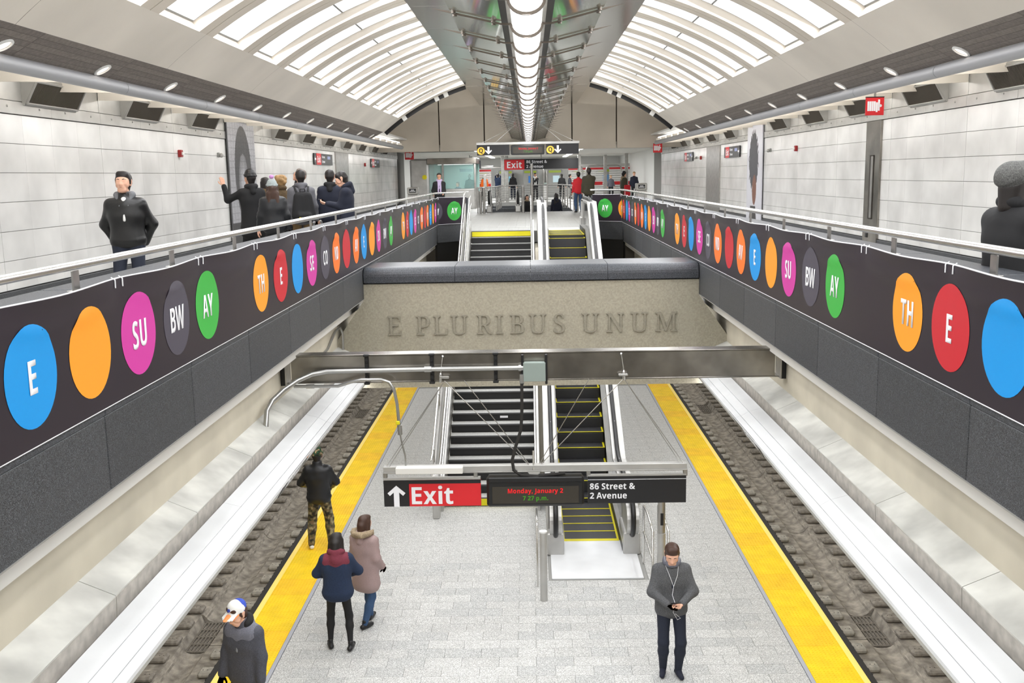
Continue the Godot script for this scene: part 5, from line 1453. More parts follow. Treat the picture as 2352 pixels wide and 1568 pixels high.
# ---------------------------------------------------------------- people: capsule fields meshed as surface nets
class Field:
	var h: float
	var o: Vector3
	var nx: int
	var ny: int
	var nz: int
	var f: PackedFloat32Array
	var kk: float
	func _init(lo: Vector3, hi: Vector3, cell: float, k := 0.0) -> void:
		h = cell
		o = lo - Vector3.ONE * cell * 2.0
		nx = int(ceil((hi.x - lo.x) / cell)) + 5
		ny = int(ceil((hi.y - lo.y) / cell)) + 5
		nz = int(ceil((hi.z - lo.z) / cell)) + 5
		f.resize(nx * ny * nz)
		kk = k if k > 0.0 else 60.0
	func add(a: Vector3, b: Vector3, ra: float, rb: float, sc := Vector3.ONE) -> void:   # tapered capsule, space squeezed by sc
		var pad := maxf(ra, rb) * maxf(sc.x, maxf(sc.y, sc.z)) + 4.0 / kk
		var lo := ((a.min(b) - Vector3.ONE * pad) - o) / h
		var hi := ((a.max(b) + Vector3.ONE * pad) - o) / h
		var x0 := clampi(int(lo.x), 0, nx - 1)
		var x1 := clampi(int(hi.x) + 1, 0, nx - 1)
		var y0 := clampi(int(lo.y), 0, ny - 1)
		var y1 := clampi(int(hi.y) + 1, 0, ny - 1)
		var z0 := clampi(int(lo.z), 0, nz - 1)
		var z1 := clampi(int(hi.z) + 1, 0, nz - 1)
		var ai := a / sc
		var d := b / sc - ai
		var dd := maxf(d.length_squared(), 1e-9)
		var s := minf(sc.x, minf(sc.y, sc.z))
		var cut := 4.5 / kk
		for z in range(z0, z1 + 1):
			for y in range(y0, y1 + 1):
				var at := (z * ny + y) * nx
				for x in range(x0, x1 + 1):
					var p := (o + Vector3(x, y, z) * h) / sc - ai
					var t := clampf(p.dot(d) / dd, 0.0, 1.0)
					var dist := ((p - d * t).length() - lerpf(ra, rb, t)) * s
					if dist < cut: f[at + x] += exp(-kk * maxf(dist, -0.1))
	func net(into: Net, xf := Transform3D.IDENTITY, ridge := 0.0, ridge_y := 0.07) -> void:
		var idx := PackedInt32Array()
		idx.resize(nx * ny * nz)
		idx.fill(-1)
		var base := into.v.size()
		var sy := nx
		var sz := nx * ny
		var cells := PackedInt32Array()
		for z in nz - 1:
			for y in ny - 1:
				var at := (z * ny + y) * nx
				for x in nx - 1:
					var i := at + x
					var c := 0
					if f[i] > 1.0: c += 1
					if f[i + 1] > 1.0: c += 1
					if f[i + sy] > 1.0: c += 1
					if f[i + sy + 1] > 1.0: c += 1
					if f[i + sz] > 1.0: c += 1
					if f[i + sz + 1] > 1.0: c += 1
					if f[i + sz + sy] > 1.0: c += 1
					if f[i + sz + sy + 1] > 1.0: c += 1
					if c == 0 or c == 8: continue
					var g := [log(maxf(f[i], 1e-3)), log(maxf(f[i + 1], 1e-3)), log(maxf(f[i + sy], 1e-3)), log(maxf(f[i + sy + 1], 1e-3)), log(maxf(f[i + sz], 1e-3)), log(maxf(f[i + sz + 1], 1e-3)), log(maxf(f[i + sz + sy], 1e-3)), log(maxf(f[i + sz + sy + 1], 1e-3))]
					var sum := Vector3.ZERO
					var n := 0
					for e: Vector2i in [Vector2i(0, 1), Vector2i(2, 3), Vector2i(4, 5), Vector2i(6, 7), Vector2i(0, 2), Vector2i(1, 3), Vector2i(4, 6), Vector2i(5, 7), Vector2i(0, 4), Vector2i(1, 5), Vector2i(2, 6), Vector2i(3, 7)]:
						var ga: float = g[e.x]
						var gb: float = g[e.y]
						if (ga > 0.0) == (gb > 0.0): continue
						var t := ga / (ga - gb)
						var pa := Vector3(e.x & 1, (e.x >> 1) & 1, e.x >> 2)
						var pb := Vector3(e.y & 1, (e.y >> 1) & 1, e.y >> 2)
						sum += pa.lerp(pb, t)
						n += 1
					idx[i] = into.v.size()
					into.v.append(o + (Vector3(x, y, z) + sum / n) * h)
					cells.append(i)
		var i0 := into.i.size()
		for i in cells:
			for ax in 3:
				var st: int = [1, sy, sz][ax]
				var s1: int = [sy, sz, 1][ax]
				var s2: int = [sz, 1, sy][ax]
				var a := f[i] > 1.0
				var b := f[i + st] > 1.0
				if a == b: continue
				if i - s1 - s2 < 0: continue
				var q0 := idx[i - s1 - s2]
				var q1 := idx[i - s2]
				var q2 := idx[i]
				var q3 := idx[i - s1]
				if q0 < 0 or q1 < 0 or q2 < 0 or q3 < 0: continue
				if a: into.i.append_array(PackedInt32Array([q0, q2, q1, q0, q3, q2]))
				else: into.i.append_array(PackedInt32Array([q0, q1, q2, q0, q2, q3]))
		into.n.resize(into.v.size())
		for k in range(i0, into.i.size(), 3):
			var pa := into.v[into.i[k]]
			var m := (into.v[into.i[k + 2]] - pa).cross(into.v[into.i[k + 1]] - pa)
			into.n[into.i[k]] += m
			into.n[into.i[k + 1]] += m
			into.n[into.i[k + 2]] += m
		for k in range(base, into.v.size()):
			var m := into.n[k].normalized()
			var p := into.v[k]
			if ridge > 0.0: p += m * ridge * (absf(sin(p.y * PI / ridge_y)) - 0.7)
			into.n[k] = xf.basis * m
			into.v[k] = xf * p
class Net:
	var v := PackedVector3Array()
	var n := PackedVector3Array()
	var i := PackedInt32Array()
	func mesh() -> ArrayMesh:
		var a := []
		a.resize(Mesh.ARRAY_MAX)
		a[Mesh.ARRAY_VERTEX] = v
		a[Mesh.ARRAY_NORMAL] = n
		a[Mesh.ARRAY_INDEX] = i
		var m := ArrayMesh.new()
		if i.size() > 0: m.add_surface_from_arrays(Mesh.PRIMITIVE_TRIANGLES, a)
		return m

func ik(a: Vector3, b: Vector3, l1: float, l2: float, pole: Vector3) -> Vector3:
	var d := b - a
	var L := minf(d.length(), (l1 + l2) * 0.999)
	var u := d.normalized()
	var x := (l1 * l1 - l2 * l2 + L * L) / (2.0 * L)
	var y := sqrt(maxf(0.0, l1 * l1 - x * x))
	var p := (pole - u * pole.dot(u)).normalized()
	return a + u * x + p * y

func cloth(c: Color, rough := 0.85, fleck := 0.0, sheen := 0.0) -> StandardMaterial3D:
	var m := mat(c, rough, 0.0, ntex(0.12, 1.0 - fleck, 1.0, 1, 2) if fleck > 0.0 else null, 4.0, null, 1.0, false)
	if sheen > 0.0:
		m.rim_enabled = true
		m.rim = sheen
	return m

func hand_net(into: Net, wrist: Vector3, along: Vector3, palm: Vector3, left: bool, curl: float, k: float) -> void:
	var y := along.normalized()
	var z := (palm - y * palm.dot(y)).normalized()
	var x := y.cross(z) * (1.0 if left else -1.0)   # towards the thumb
	var f := Field.new(Vector3(-0.075, -0.03, -0.05) * k, Vector3(0.085, 0.205, 0.10) * k, 0.0058 * k, 260.0)
	f.add(Vector3(0, -0.03, 0) * k, Vector3(0, 0.02, 0) * k, 0.024 * k, 0.026 * k, Vector3(1, 1, 0.75))
	for j in 4:
		var bx_ := (0.033 - 0.022 * j)
		var root := Vector3(bx_ * 0.9, 0.085 - 0.004 * absf(j - 1.0), 0) * k
		f.add(Vector3(bx_ * 0.45, 0.01, 0) * k, root, 0.013 * k, 0.0115 * k)
		var L: float = [0.072, 0.08, 0.075, 0.058][j]
		var p := root
		var a := curl * 0.35
		for s in 3:
			var l: float = L * [0.45, 0.31, 0.24][s] * k
			var q := p + Vector3(bx_ * 0.12 / 0.033 * 0.03, cos(a), sin(a)).normalized() * l
			f.add(p, q, (0.0095 - 0.0008 * s) * k, (0.0088 - 0.0008 * s) * k)
			p = q
			a += curl * (0.55 if s == 0 else 0.45)
	var t0 := Vector3(0.022, 0.02, 0.006) * k
	var t1 := Vector3(0.048, 0.05, 0.016) * k
	var t2 := t1 + Vector3(0.012, 0.028, 0.012 + 0.01 * curl).normalized() * 0.034 * k
	f.add(t0, t1, 0.014 * k, 0.0115 * k)
	f.add(t1, t2, 0.0105 * k, 0.009 * k)
	f.add(t2, t2 + Vector3(-0.006 * curl, 0.022, 0.008) * k, 0.009 * k, 0.008 * k)
	if not left: pass
	f.net(into, Transform3D(Basis(x, y, z), wrist))

func person(label: String, at: Vector3, yaw: float, o: Dictionary) -> Node3D:
	var h: float = o.get("h", 1.72)
	var w: float = o.get("w", 1.0)
	var cell: float = o.get("cell", 0.017)
	var near := cell < 0.022
	var p := thing("person", label, "person", at, yaw, o.get("group", ""))
	var lean: Vector3 = o.get("lean", Vector3.ZERO)
	var skin: Material = o.get("skin", M.skin)
	var lf: Vector2 = o.get("lf", Vector2(0.1, 0.02))
	var rf: Vector2 = o.get("rf", Vector2(-0.1, -0.02))
	var hip := Vector3((lf.x + rf.x) * 0.5, 0.515 * h, (lf.y + rf.y) * 0.5) + lean * 0.2
	hip.y -= 0.03 * (lf - rf).length()
	var hl := hip + Vector3(0.052 * h, 0, 0)
	var hr := hip - Vector3(0.052 * h, 0, 0)
	var al := Vector3(lf.x, 0.05 * h, lf.y)
	var ar := Vector3(rf.x, 0.05 * h, rf.y)
	var kl := ik(hl, al, 0.245 * h, 0.235 * h, Vector3(0.12, 0, 1))
	var kr := ik(hr, ar, 0.245 * h, 0.235 * h, Vector3(-0.12, 0, 1))
	var sh := Vector3(hip.x, 0.805 * h, hip.z) + lean
	var tw: float = o.get("twist", 0.0)
	var across := Vector3(cos(tw), 0, -sin(tw))
	var sl := sh + across * 0.094 * h * w
	var sr := sh - across * 0.094 * h * w
	var lh: Vector3 = o.get("lh", Vector3(0.27, 0.47 * h, 0.06))
	var rh: Vector3 = o.get("rh", Vector3(-0.27, 0.47 * h, 0.06))
	lh = sl + (lh - sl).limit_length(0.318 * h)
	rh = sr + (rh - sr).limit_length(0.318 * h)
	var el := ik(sl, lh, 0.17 * h, 0.15 * h, o.get("lp", Vector3(0.3, -0.3, -1)))
	var er := ik(sr, rh, 0.17 * h, 0.15 * h, o.get("rp", Vector3(-0.3, -0.3, -1)))
	var neck := sh + Vector3(0, 0.045 * h, 0) + lean * 0.1
	var pitch: float = o.get("pitch", 0.0)
	var hy: float = o.get("look", 0.0)
	var hb := Basis(Vector3.UP, hy) * Basis(Vector3.RIGHT, pitch)
	var hc := neck + hb * Vector3(0, 0.082 * h, 0.012 * h)
	var hx := Transform3D(hb.scaled(Vector3.ONE * (h / 1.75) * 1.09), hc)
	var b: float = o.get("bulk", 0.012)
	# ---- body: one mesh of head, trunk, limbs and hands
	var body := Net.new()
	var hcell := 0.0068 if near else (0.012 if cell < 0.028 else 0.02)
	var hf := Field.new(Vector3(-0.1, -0.2, -0.12), Vector3(0.1, 0.14, 0.135), hcell, 120.0 if near else 80.0)
	hf.add(Vector3(0, 0.035, -0.02), Vector3(0, 0.035, 0.012), 0.074, 0.07)
	hf.add(Vector3(0, -0.02, 0.02), Vector3(0, -0.062, 0.045), 0.058, 0.04, Vector3(1, 1, 1))
	hf.add(Vector3(-0.022, -0.085, 0.062), Vector3(0.022, -0.085, 0.062), 0.024, 0.024)
	hf.add(Vector3(-0.03, 0.01, 0.055), Vector3(0.03, 0.01, 0.055), 0.03, 0.03)
	hf.add(Vector3(0, -0.09, -0.015), Vector3(0, -0.19, -0.03), 0.05, 0.056)
	if near:
		hf.add(Vector3(0, 0.012, 0.088), Vector3(0, -0.026, 0.107), 0.008, 0.012)
		hf.add(Vector3(-0.034, 0.024, 0.078), Vector3(0.034, 0.024, 0.078), 0.011, 0.011)
		hf.add(Vector3(-0.012, -0.028, 0.094), Vector3(0.012, -0.028, 0.094), 0.009, 0.009)
		hf.add(Vector3(-0.018, -0.054, 0.085), Vector3(0.018, -0.054, 0.085), 0.012, 0.012)
		for s: float in [-1.0, 1.0]:
			hf.add(Vector3(s * 0.076, 0.018, -0.012), Vector3(s * 0.074, -0.022, -0.004), 0.019, 0.013, Vector3(0.55, 1, 1))
			hf.add(Vector3(s * 0.038, -0.018, 0.068), Vector3(s * 0.045, -0.035, 0.05), 0.02, 0.02)
	hf.net(body, hx)
	var core := Field.new(Vector3(-0.55, 0.0, -0.5) * (h / 1.75), Vector3(0.55, 1.56, 0.6) * (h / 1.75), 0.036, 50.0)
	core.add(sl, sr, 0.024 * h, 0.024 * h)
	core.add(sh, hip, 0.042 * h, 0.045 * h)
	core.add(sh, neck + Vector3(0, 0.02 * h, 0), 0.03 * h, 0.03 * h)
	for q: Array in [[sl, el, lh], [sr, er, rh]]:
		core.add(q[0], q[1], 0.02 * h, 0.017 * h)
		core.add(q[1], q[2], 0.016 * h, 0.014 * h)
	for q: Array in [[hl, kl, al], [hr, kr, ar]]:
		core.add(q[0], q[1], 0.03 * h, 0.024 * h)
		core.add(q[1], q[2], 0.022 * h, 0.018 * h)
	core.net(body)
	if near and not o.get("no_hands", false):
		if o.get("show_l", true): hand_net(body, lh, (lh - el).normalized() + o.get("lbend", Vector3.ZERO), o.get("lpalm", Vector3(-1, 0, 0.2)), true, o.get("curl", 0.7), h / 1.75)
		if o.get("show_r", true): hand_net(body, rh, (rh - er).normalized() + o.get("rbend", Vector3.ZERO), o.get("rpalm", Vector3(1, 0, 0.2)), false, o.get("curl", 0.7), h / 1.75)
	elif not near:
		var hd := Field.new(Vector3(-0.6, 0.5, -0.4), Vector3(0.6, 1.7, 0.8), 0.03, 60.0)
		for q: Array in [[el, lh], [er, rh]]:
			var u: Vector3 = (q[1] - q[0]).normalized()
			hd.add(q[1], q[1] + u * 0.1, 0.035, 0.026)
		hd.net(body)
	obj("body", body.mesh(), skin, p)
	if near:
		var eb := MB.new()
		var ew := MB.new()
		var ep := MB.new()
		var ml := MB.new()
		for s: float in [-1.0, 1.0]:
			ew.ball(Vector3(s * 0.031, 0.008, 0.0835), Vector3(0.0125, 0.006, 0.006), 10)
			ep.ball(Vector3(s * 0.031, 0.008, 0.0885), Vector3(0.0055, 0.0055, 0.0025), 8)
			eb.tube([Vector3(s * 0.014, 0.027, 0.0935), Vector3(s * 0.032, 0.031, 0.091), Vector3(s * 0.05, 0.025, 0.08)], 0.0042, 6)
		ml.ball(Vector3(0, -0.054, 0.0965), Vector3(0.021, 0.0055, 0.006), 10)
		for q: Array in [["eye", ew, M.eye], ["pupil", ep, M.black], ["eyebrow", eb, o.get("brow", M.hair_dark)], ["mouth", ml, M.lips]]:
			var mo := obj(q[0], q[1].mesh(), q[2], p)
			mo.transform = hx
	# ---- hair
	var style: String = o.get("hair", "short")
	if style != "none":
		var hn := Net.new()
		var hh := Field.new(Vector3(-0.13, -0.45, -0.2), Vector3(0.13, 0.16, 0.12), hcell * 1.1, 120.0)
		hh.add(Vector3(0, 0.048, -0.028), Vector3(0, 0.05, 0.004), 0.081, 0.076)
		hh.add(Vector3(0, 0.0, -0.042), Vector3(0, -0.05, -0.04), 0.074, 0.054)
		for s: float in [-1.0, 1.0]: hh.add(Vector3(s * 0.066, 0.03, 0.012), Vector3(s * 0.07, -0.012, 0.008), 0.017, 0.01)
		hh.add(Vector3(-0.03, 0.09, 0.045), Vector3(0.035, 0.082, 0.04), 0.03, 0.03)
		if style == "quiff": hh.add(Vector3(-0.02, 0.1, 0.03), Vector3(0.03, 0.1, 0.04), 0.03, 0.03)
		if style == "bob" or style == "long":
			hh.add(Vector3(0.06, 0.02, -0.02), Vector3(0.075, -0.1, -0.03), 0.04, 0.035)
			hh.add(Vector3(-0.06, 0.02, -0.02), Vector3(-0.075, -0.1, -0.03), 0.04, 0.035)
			hh.add(Vector3(0, -0.02, -0.07), Vector3(0, -0.13, -0.075), 0.07, 0.06)
		if style == "long":
			for s: float in [-1.0, 0.0, 1.0]: hh.add(Vector3(s * 0.05, -0.1, -0.075), Vector3(s * 0.075, -0.33 - 0.05 * s, -0.1), 0.055, 0.04)
		if style == "curly":
			rng.seed = 77
			for k in 26:
				var d := Vector3(rng.randf_range(-1, 1), rng.randf_range(-0.6, 1), rng.randf_range(-1, 0.4)).normalized()
				hh.add(Vector3(0, 0.03, -0.03) + d * 0.08, Vector3(0, 0.03, -0.03) + d * 0.085, 0.03, 0.03)
		hh.net(hn, hx)
		obj("hair", hn.mesh(), o.get("hair_mat", M.hair_dark), p)
	var hat: String = o.get("hat", "")
	if hat != "":
		var hn := Net.new()
		var hh := Field.new(Vector3(-0.15, -0.08, -0.17), Vector3(0.15, 0.24, 0.22), hcell * 1.1, 130.0)
		if hat == "beanie" or hat == "pompom":
			hh.add(Vector3(0, 0.06, -0.018), Vector3(0, 0.075, -0.012), 0.09, 0.083)
			for k in 10:
				var a := TAU * k / 10.0
				var c := TAU * (k + 1) / 10.0
				hh.add(Vector3(0.082 * cos(a), 0.045 - 0.01 * sin(a) * -1.0, -0.014 + 0.09 * sin(a)), Vector3(0.082 * cos(c), 0.045 + 0.01 * sin(c), -0.014 + 0.09 * sin(c)), 0.016, 0.016)
		elif hat == "cap":
			hh.add(Vector3(0, 0.058, -0.016), Vector3(0, 0.07, -0.006), 0.088, 0.085)
			for k in 7:
				var x := (k - 3) * 0.022
				hh.add(Vector3(x, 0.055, 0.07 - absf(x) * 0.5), Vector3(x * 1.05, 0.04, 0.155 - x * x * 6.0), 0.009, 0.007)
		elif hat == "newsboy":
			hh.add(Vector3(0, 0.07, -0.05), Vector3(0, 0.085, 0.03), 0.105, 0.09, Vector3(1.05, 0.85, 1))
			hh.add(Vector3(0, 0.045, -0.09), Vector3(0, 0.02, -0.075), 0.085, 0.07)
			for k in 7:
				var x := (k - 3) * 0.024
				hh.add(Vector3(x, 0.06, 0.08 - absf(x) * 0.5), Vector3(x, 0.03, 0.15 - x * x * 6.0), 0.011, 0.008)
		elif hat == "hood":
			hh.add(Vector3(0, 0.05, -0.03), Vector3(0, 0.05, 0.0), 0.105, 0.095)
			hh.add(Vector3(0, -0.02, -0.06), Vector3(0, -0.06, -0.05), 0.09, 0.09)
		hh.net(hn, hx, o.get("hat_ridge", 0.0), 0.014)
		var ho := obj("hat" if hat != "hood" else "hood", hn.mesh(), o.get("hat_mat", M.black), p)
		if hat == "pompom":
			var pb := MB.new()
			pb.ball(Vector3(0, 0.185, -0.02), Vector3(0.04, 0.036, 0.04), 12)
			obj("pompom", pb.mesh(), o.get("pom_mat", M.lilac), p).transform = hx
		if o.has("peak_mat"):
			var pk := MB.new()
			pk.grid(func(u, v):
				var x: float = (u - 0.5) * 0.17
				return Vector3(x * (1.0 - 0.25 * v), 0.064 - 0.02 * v - x * x * 3.5, 0.06 - absf(x) * 0.3 + v * (0.115 - x * x * 6.0)), 12, 6)
			pk.grid(func(u, v):
				var x: float = (u - 0.5) * 0.17
				return Vector3(x * (1.0 - 0.25 * v), 0.072 - 0.022 * v - x * x * 3.5, 0.06 - absf(x) * 0.3 + v * (0.117 - x * x * 6.0)), 12, 6)
			obj("peak", pk.mesh(), o.peak_mat, p).transform = hx
			var bk := Net.new()
			var bf := Field.new(Vector3(-0.12, -0.06, -0.15), Vector3(0.12, 0.2, 0.0), hcell, 130.0)
			bf.add(Vector3(0, 0.058, -0.03), Vector3(0, 0.062, -0.045), 0.087, 0.078)
			bf.net(bk, hx)
			obj("crown_back", bk.mesh(), o.back_mat, p)
			var dot := MB.new()
			dot.tube([Vector3(0, 0.098, 0.062), Vector3(0, 0.107, 0.078)], 0.017, 14)
			obj("round_emblem", dot.mesh(), o.emblem_mat, p).transform = hx
	# ---- jacket
	var hem: float = o.get("hem", 0.47) * h
	var jn := Net.new()
	var jf := Field.new(Vector3(-0.62, hem - 0.05, -0.55) * 1.0, Vector3(0.62, 0.9 * h, 0.62), cell, 55.0)
	var wr: float = o.get("waist", 1.0)
	var chest := sh.lerp(hip, 0.3)
	jf.add(sh - Vector3(0, 0.03 * h, 0), Vector3(hip.x, hem + 0.06 * h, hip.z), 0.056 * h + b, 0.058 * h + b * 1.2 + o.get("flare", 0.0))
	for s: float in [-1.0, 1.0]:
		var xo := across * s * 0.045 * h * w
		jf.add(sh + xo * 1.1 - Vector3(0, 0.035 * h, 0), chest + xo, 0.05 * h + b, 0.058 * h + b, Vector3(1, 1, 0.95))
		jf.add(chest + xo, hip + xo * 0.9 + Vector3(0, 0.06 * h, 0), 0.058 * h + b, (0.055 * h + b) * wr, Vector3(1, 1, 0.95))
		var low := Vector3(hip.x, hem + 0.055 * h, hip.z) + xo * 0.95
		jf.add(hip + xo * 0.9 + Vector3(0, 0.06 * h, 0), low, (0.055 * h + b) * wr, 0.06 * h + b * 1.2 + o.get("flare", 0.0), Vector3(1, 1, 0.95))
	jf.add(sl - Vector3(0, 0.014 * h, 0), sr - Vector3(0, 0.014 * h, 0), 0.03 * h + b * 0.7, 0.03 * h + b * 0.7)
	jf.add(sh + Vector3(0, 0.005, -0.01), neck + Vector3(0, o.get("collar", 0.0), -0.006), 0.05 * h, 0.038 * h + b * 0.5)
	for q: Array in [[sl, el, lh], [sr, er, rh]]:
		var sleeve: Vector3 = q[1].lerp(q[2], o.get("sleeve", 0.93))
		jf.add(q[0] - Vector3(0, 0.014 * h, 0), q[1], 0.029 * h + b * 0.75, 0.026 * h + b * 0.7)
		jf.add(q[1], sleeve, 0.025 * h + b * 0.7, 0.02 * h + b * 0.6)
	jf.net(jn, Transform3D.IDENTITY, o.get("ridge", 0.0), o.get("ridge_y", 0.075))
	obj(o.get("top", "jacket"), jn.mesh(), o.get("jacket", M.black_cloth), p)
	if o.has("yoke"):
		var yn := Net.new()
		var yf := Field.new(Vector3(-0.4, 0.68 * h, -0.3), Vector3(0.4, 0.92 * h, 0.3), cell, 60.0)
		yf.add(sl - Vector3(0, 0.014 * h, 0), sr - Vector3(0, 0.014 * h, 0), 0.034 * h + b * 0.7, 0.034 * h + b * 0.7)
		yf.add(sh - Vector3(0, 0.03 * h, 0), sh - Vector3(0, 0.06 * h, 0), 0.06 * h + b, 0.06 * h + b)
		for s: float in [-1.0, 1.0]: yf.add(sh + across * s * 0.057 * h - Vector3(0, 0.03 * h, 0), sh + across * s * 0.055 * h - Vector3(0, 0.06 * h, 0), 0.053 * h + b, 0.053 * h + b, Vector3(1, 1, 0.95))
		yf.add(neck + Vector3(0, -0.01, -0.05), neck + Vector3(0, -0.07, -0.085), 0.05 * h, 0.045 * h)
		yf.net(yn)
		obj("yoke", yn.mesh(), o.yoke, p)
	if o.has("hood_mat"):
		var yn := Net.new()
		var yf := Field.new(Vector3(-0.25, 0.7 * h, -0.3), Vector3(0.25, 0.97 * h, 0.25), minf(cell, 0.014) if near else cell, 80.0)
		for k in 9:
			var a := PI * (0.02 + 0.96 * k / 8.0) + PI
			var c := PI * (0.02 + 0.96 * (k + 1) / 8.0) + PI
			if k < 8: yf.add(neck + hb * Vector3(0.085 * cos(a), 0.01, 0.02 + 0.105 * sin(a)), neck + hb * Vector3(0.085 * cos(c), 0.01, 0.02 + 0.105 * sin(c)), 0.034, 0.034)
		yf.add(neck + Vector3(0, -0.02, -0.085), neck + Vector3(0, -0.09, -0.1), 0.055, 0.06)
		for s: float in [-1.0, 1.0]: yf.add(neck + Vector3(s * 0.085, 0.0, 0.02), neck + Vector3(s * 0.045, -0.12, 0.105), 0.028, 0.018)
		yf.net(yn)
		obj("hood", yn.mesh(), o.hood_mat, p)
	if o.has("scarf"):
		var yn := Net.new()
		var yf := Field.new(Vector3(-0.25, 0.6 * h, -0.25), Vector3(0.25, 0.97 * h, 0.3), 0.013 if near else cell, 90.0)
		for k in 12:
			var a := TAU * k / 12.0
			var c := TAU * (k + 1) / 12.0
			yf.add(neck + Vector3(0.075 * cos(a), 0.015 - 0.02 * sin(a), 0.01 + 0.08 * sin(a)), neck + Vector3(0.075 * cos(c), 0.015 - 0.02 * sin(c), 0.01 + 0.08 * sin(c)), 0.036, 0.036)
		if o.get("scarf_tail", 0.0) > 0.0:
			for s: float in [-1.0, 1.0]: yf.add(neck + Vector3(s * 0.04, -0.02, 0.1), neck + Vector3(s * 0.045, -o.scarf_tail, 0.135 + 0.04 * o.scarf_tail), 0.032, 0.03)
		yf.net(yn)
		obj("scarf", yn.mesh(), o.scarf, p)
	if o.has("shirt"):
		var yn := Net.new()
		var yf := Field.new(Vector3(-0.12, 0.55 * h, 0.0), Vector3(0.12, 0.86 * h, 0.3), 0.014, 90.0)
		yf.add(sh + Vector3(0, 0.03, 0.06), chest + Vector3(0, -0.05, 0.062 * h + b - 0.004), 0.042, 0.02)
		yf.net(yn)
		obj("shirt", yn.mesh(), o.shirt, p)
	# ---- trousers and shoes
	var tn := Net.new()
	var tc: float = o.get("leg", 0.006)
	var tf := Field.new(Vector3(-0.5, 0.02, -0.5), Vector3(0.5, 0.64 * h, 0.5), cell, 70.0)
	tf.add(hl + Vector3(-0.01, 0.03, 0), hr + Vector3(0.01, 0.03, 0), 0.058 * h, 0.058 * h)
	for q: Array in [[hl, kl, al], [hr, kr, ar]]:
		tf.add(q[0], q[1], 0.047 * h + tc, 0.034 * h + tc)
		tf.add(q[1], q[1].lerp(q[2], 0.35), 0.033 * h + tc, 0.033 * h + tc)
		tf.add(q[1].lerp(q[2], 0.35), q[2] + Vector3(0, -0.005, 0), 0.033 * h + tc, 0.023 * h + tc)
	tf.net(tn)
	obj(o.get("bottom", "trousers"), tn.mesh(), o.get("trousers", M.jeans_dark), p)
	var toe: float = o.get("toe", 0.22)
	for q: Array in [[al, kl, 1.0], [ar, kr, -1.0]]:
		var sn := Net.new()
		var a: Vector3 = q[0]
		var sf := Field.new(a - Vector3(0.1, 0.1, 0.16), a + Vector3(0.1, 0.1, 0.26), minf(cell, 0.014), 110.0)
		var ty: float = toe * q[2]
		var fd := Vector3(sin(ty), 0, cos(ty))
		sf.add(Vector3(a.x, 0.042, a.z) - fd * 0.045, Vector3(a.x, 0.036, a.z) + fd * 0.13, 0.04, 0.034, Vector3(1, 0.9, 1))
		sf.add(a + Vector3(0, 0.03, -0.005), Vector3(a.x, 0.045, a.z) + fd * 0.05, 0.038, 0.036)
		sf.net(sn)
		obj("shoe", sn.mesh(), o.get("shoes", M.black), p)
	p.set_meta("j", [hx, lh, rh, sh, neck])
	return p

func local_box(called: String, label: String, cat: String, p: Node3D, at: Vector3, size: Vector3, m: Material, e := 0.01, turn := Basis.IDENTITY) -> Node3D:
	var t := thing(called, label, cat)
	t.transform = p.transform * Transform3D(turn, at)
	obj("casing", bx(Vector3.ZERO, size, e), m, t)
	return t

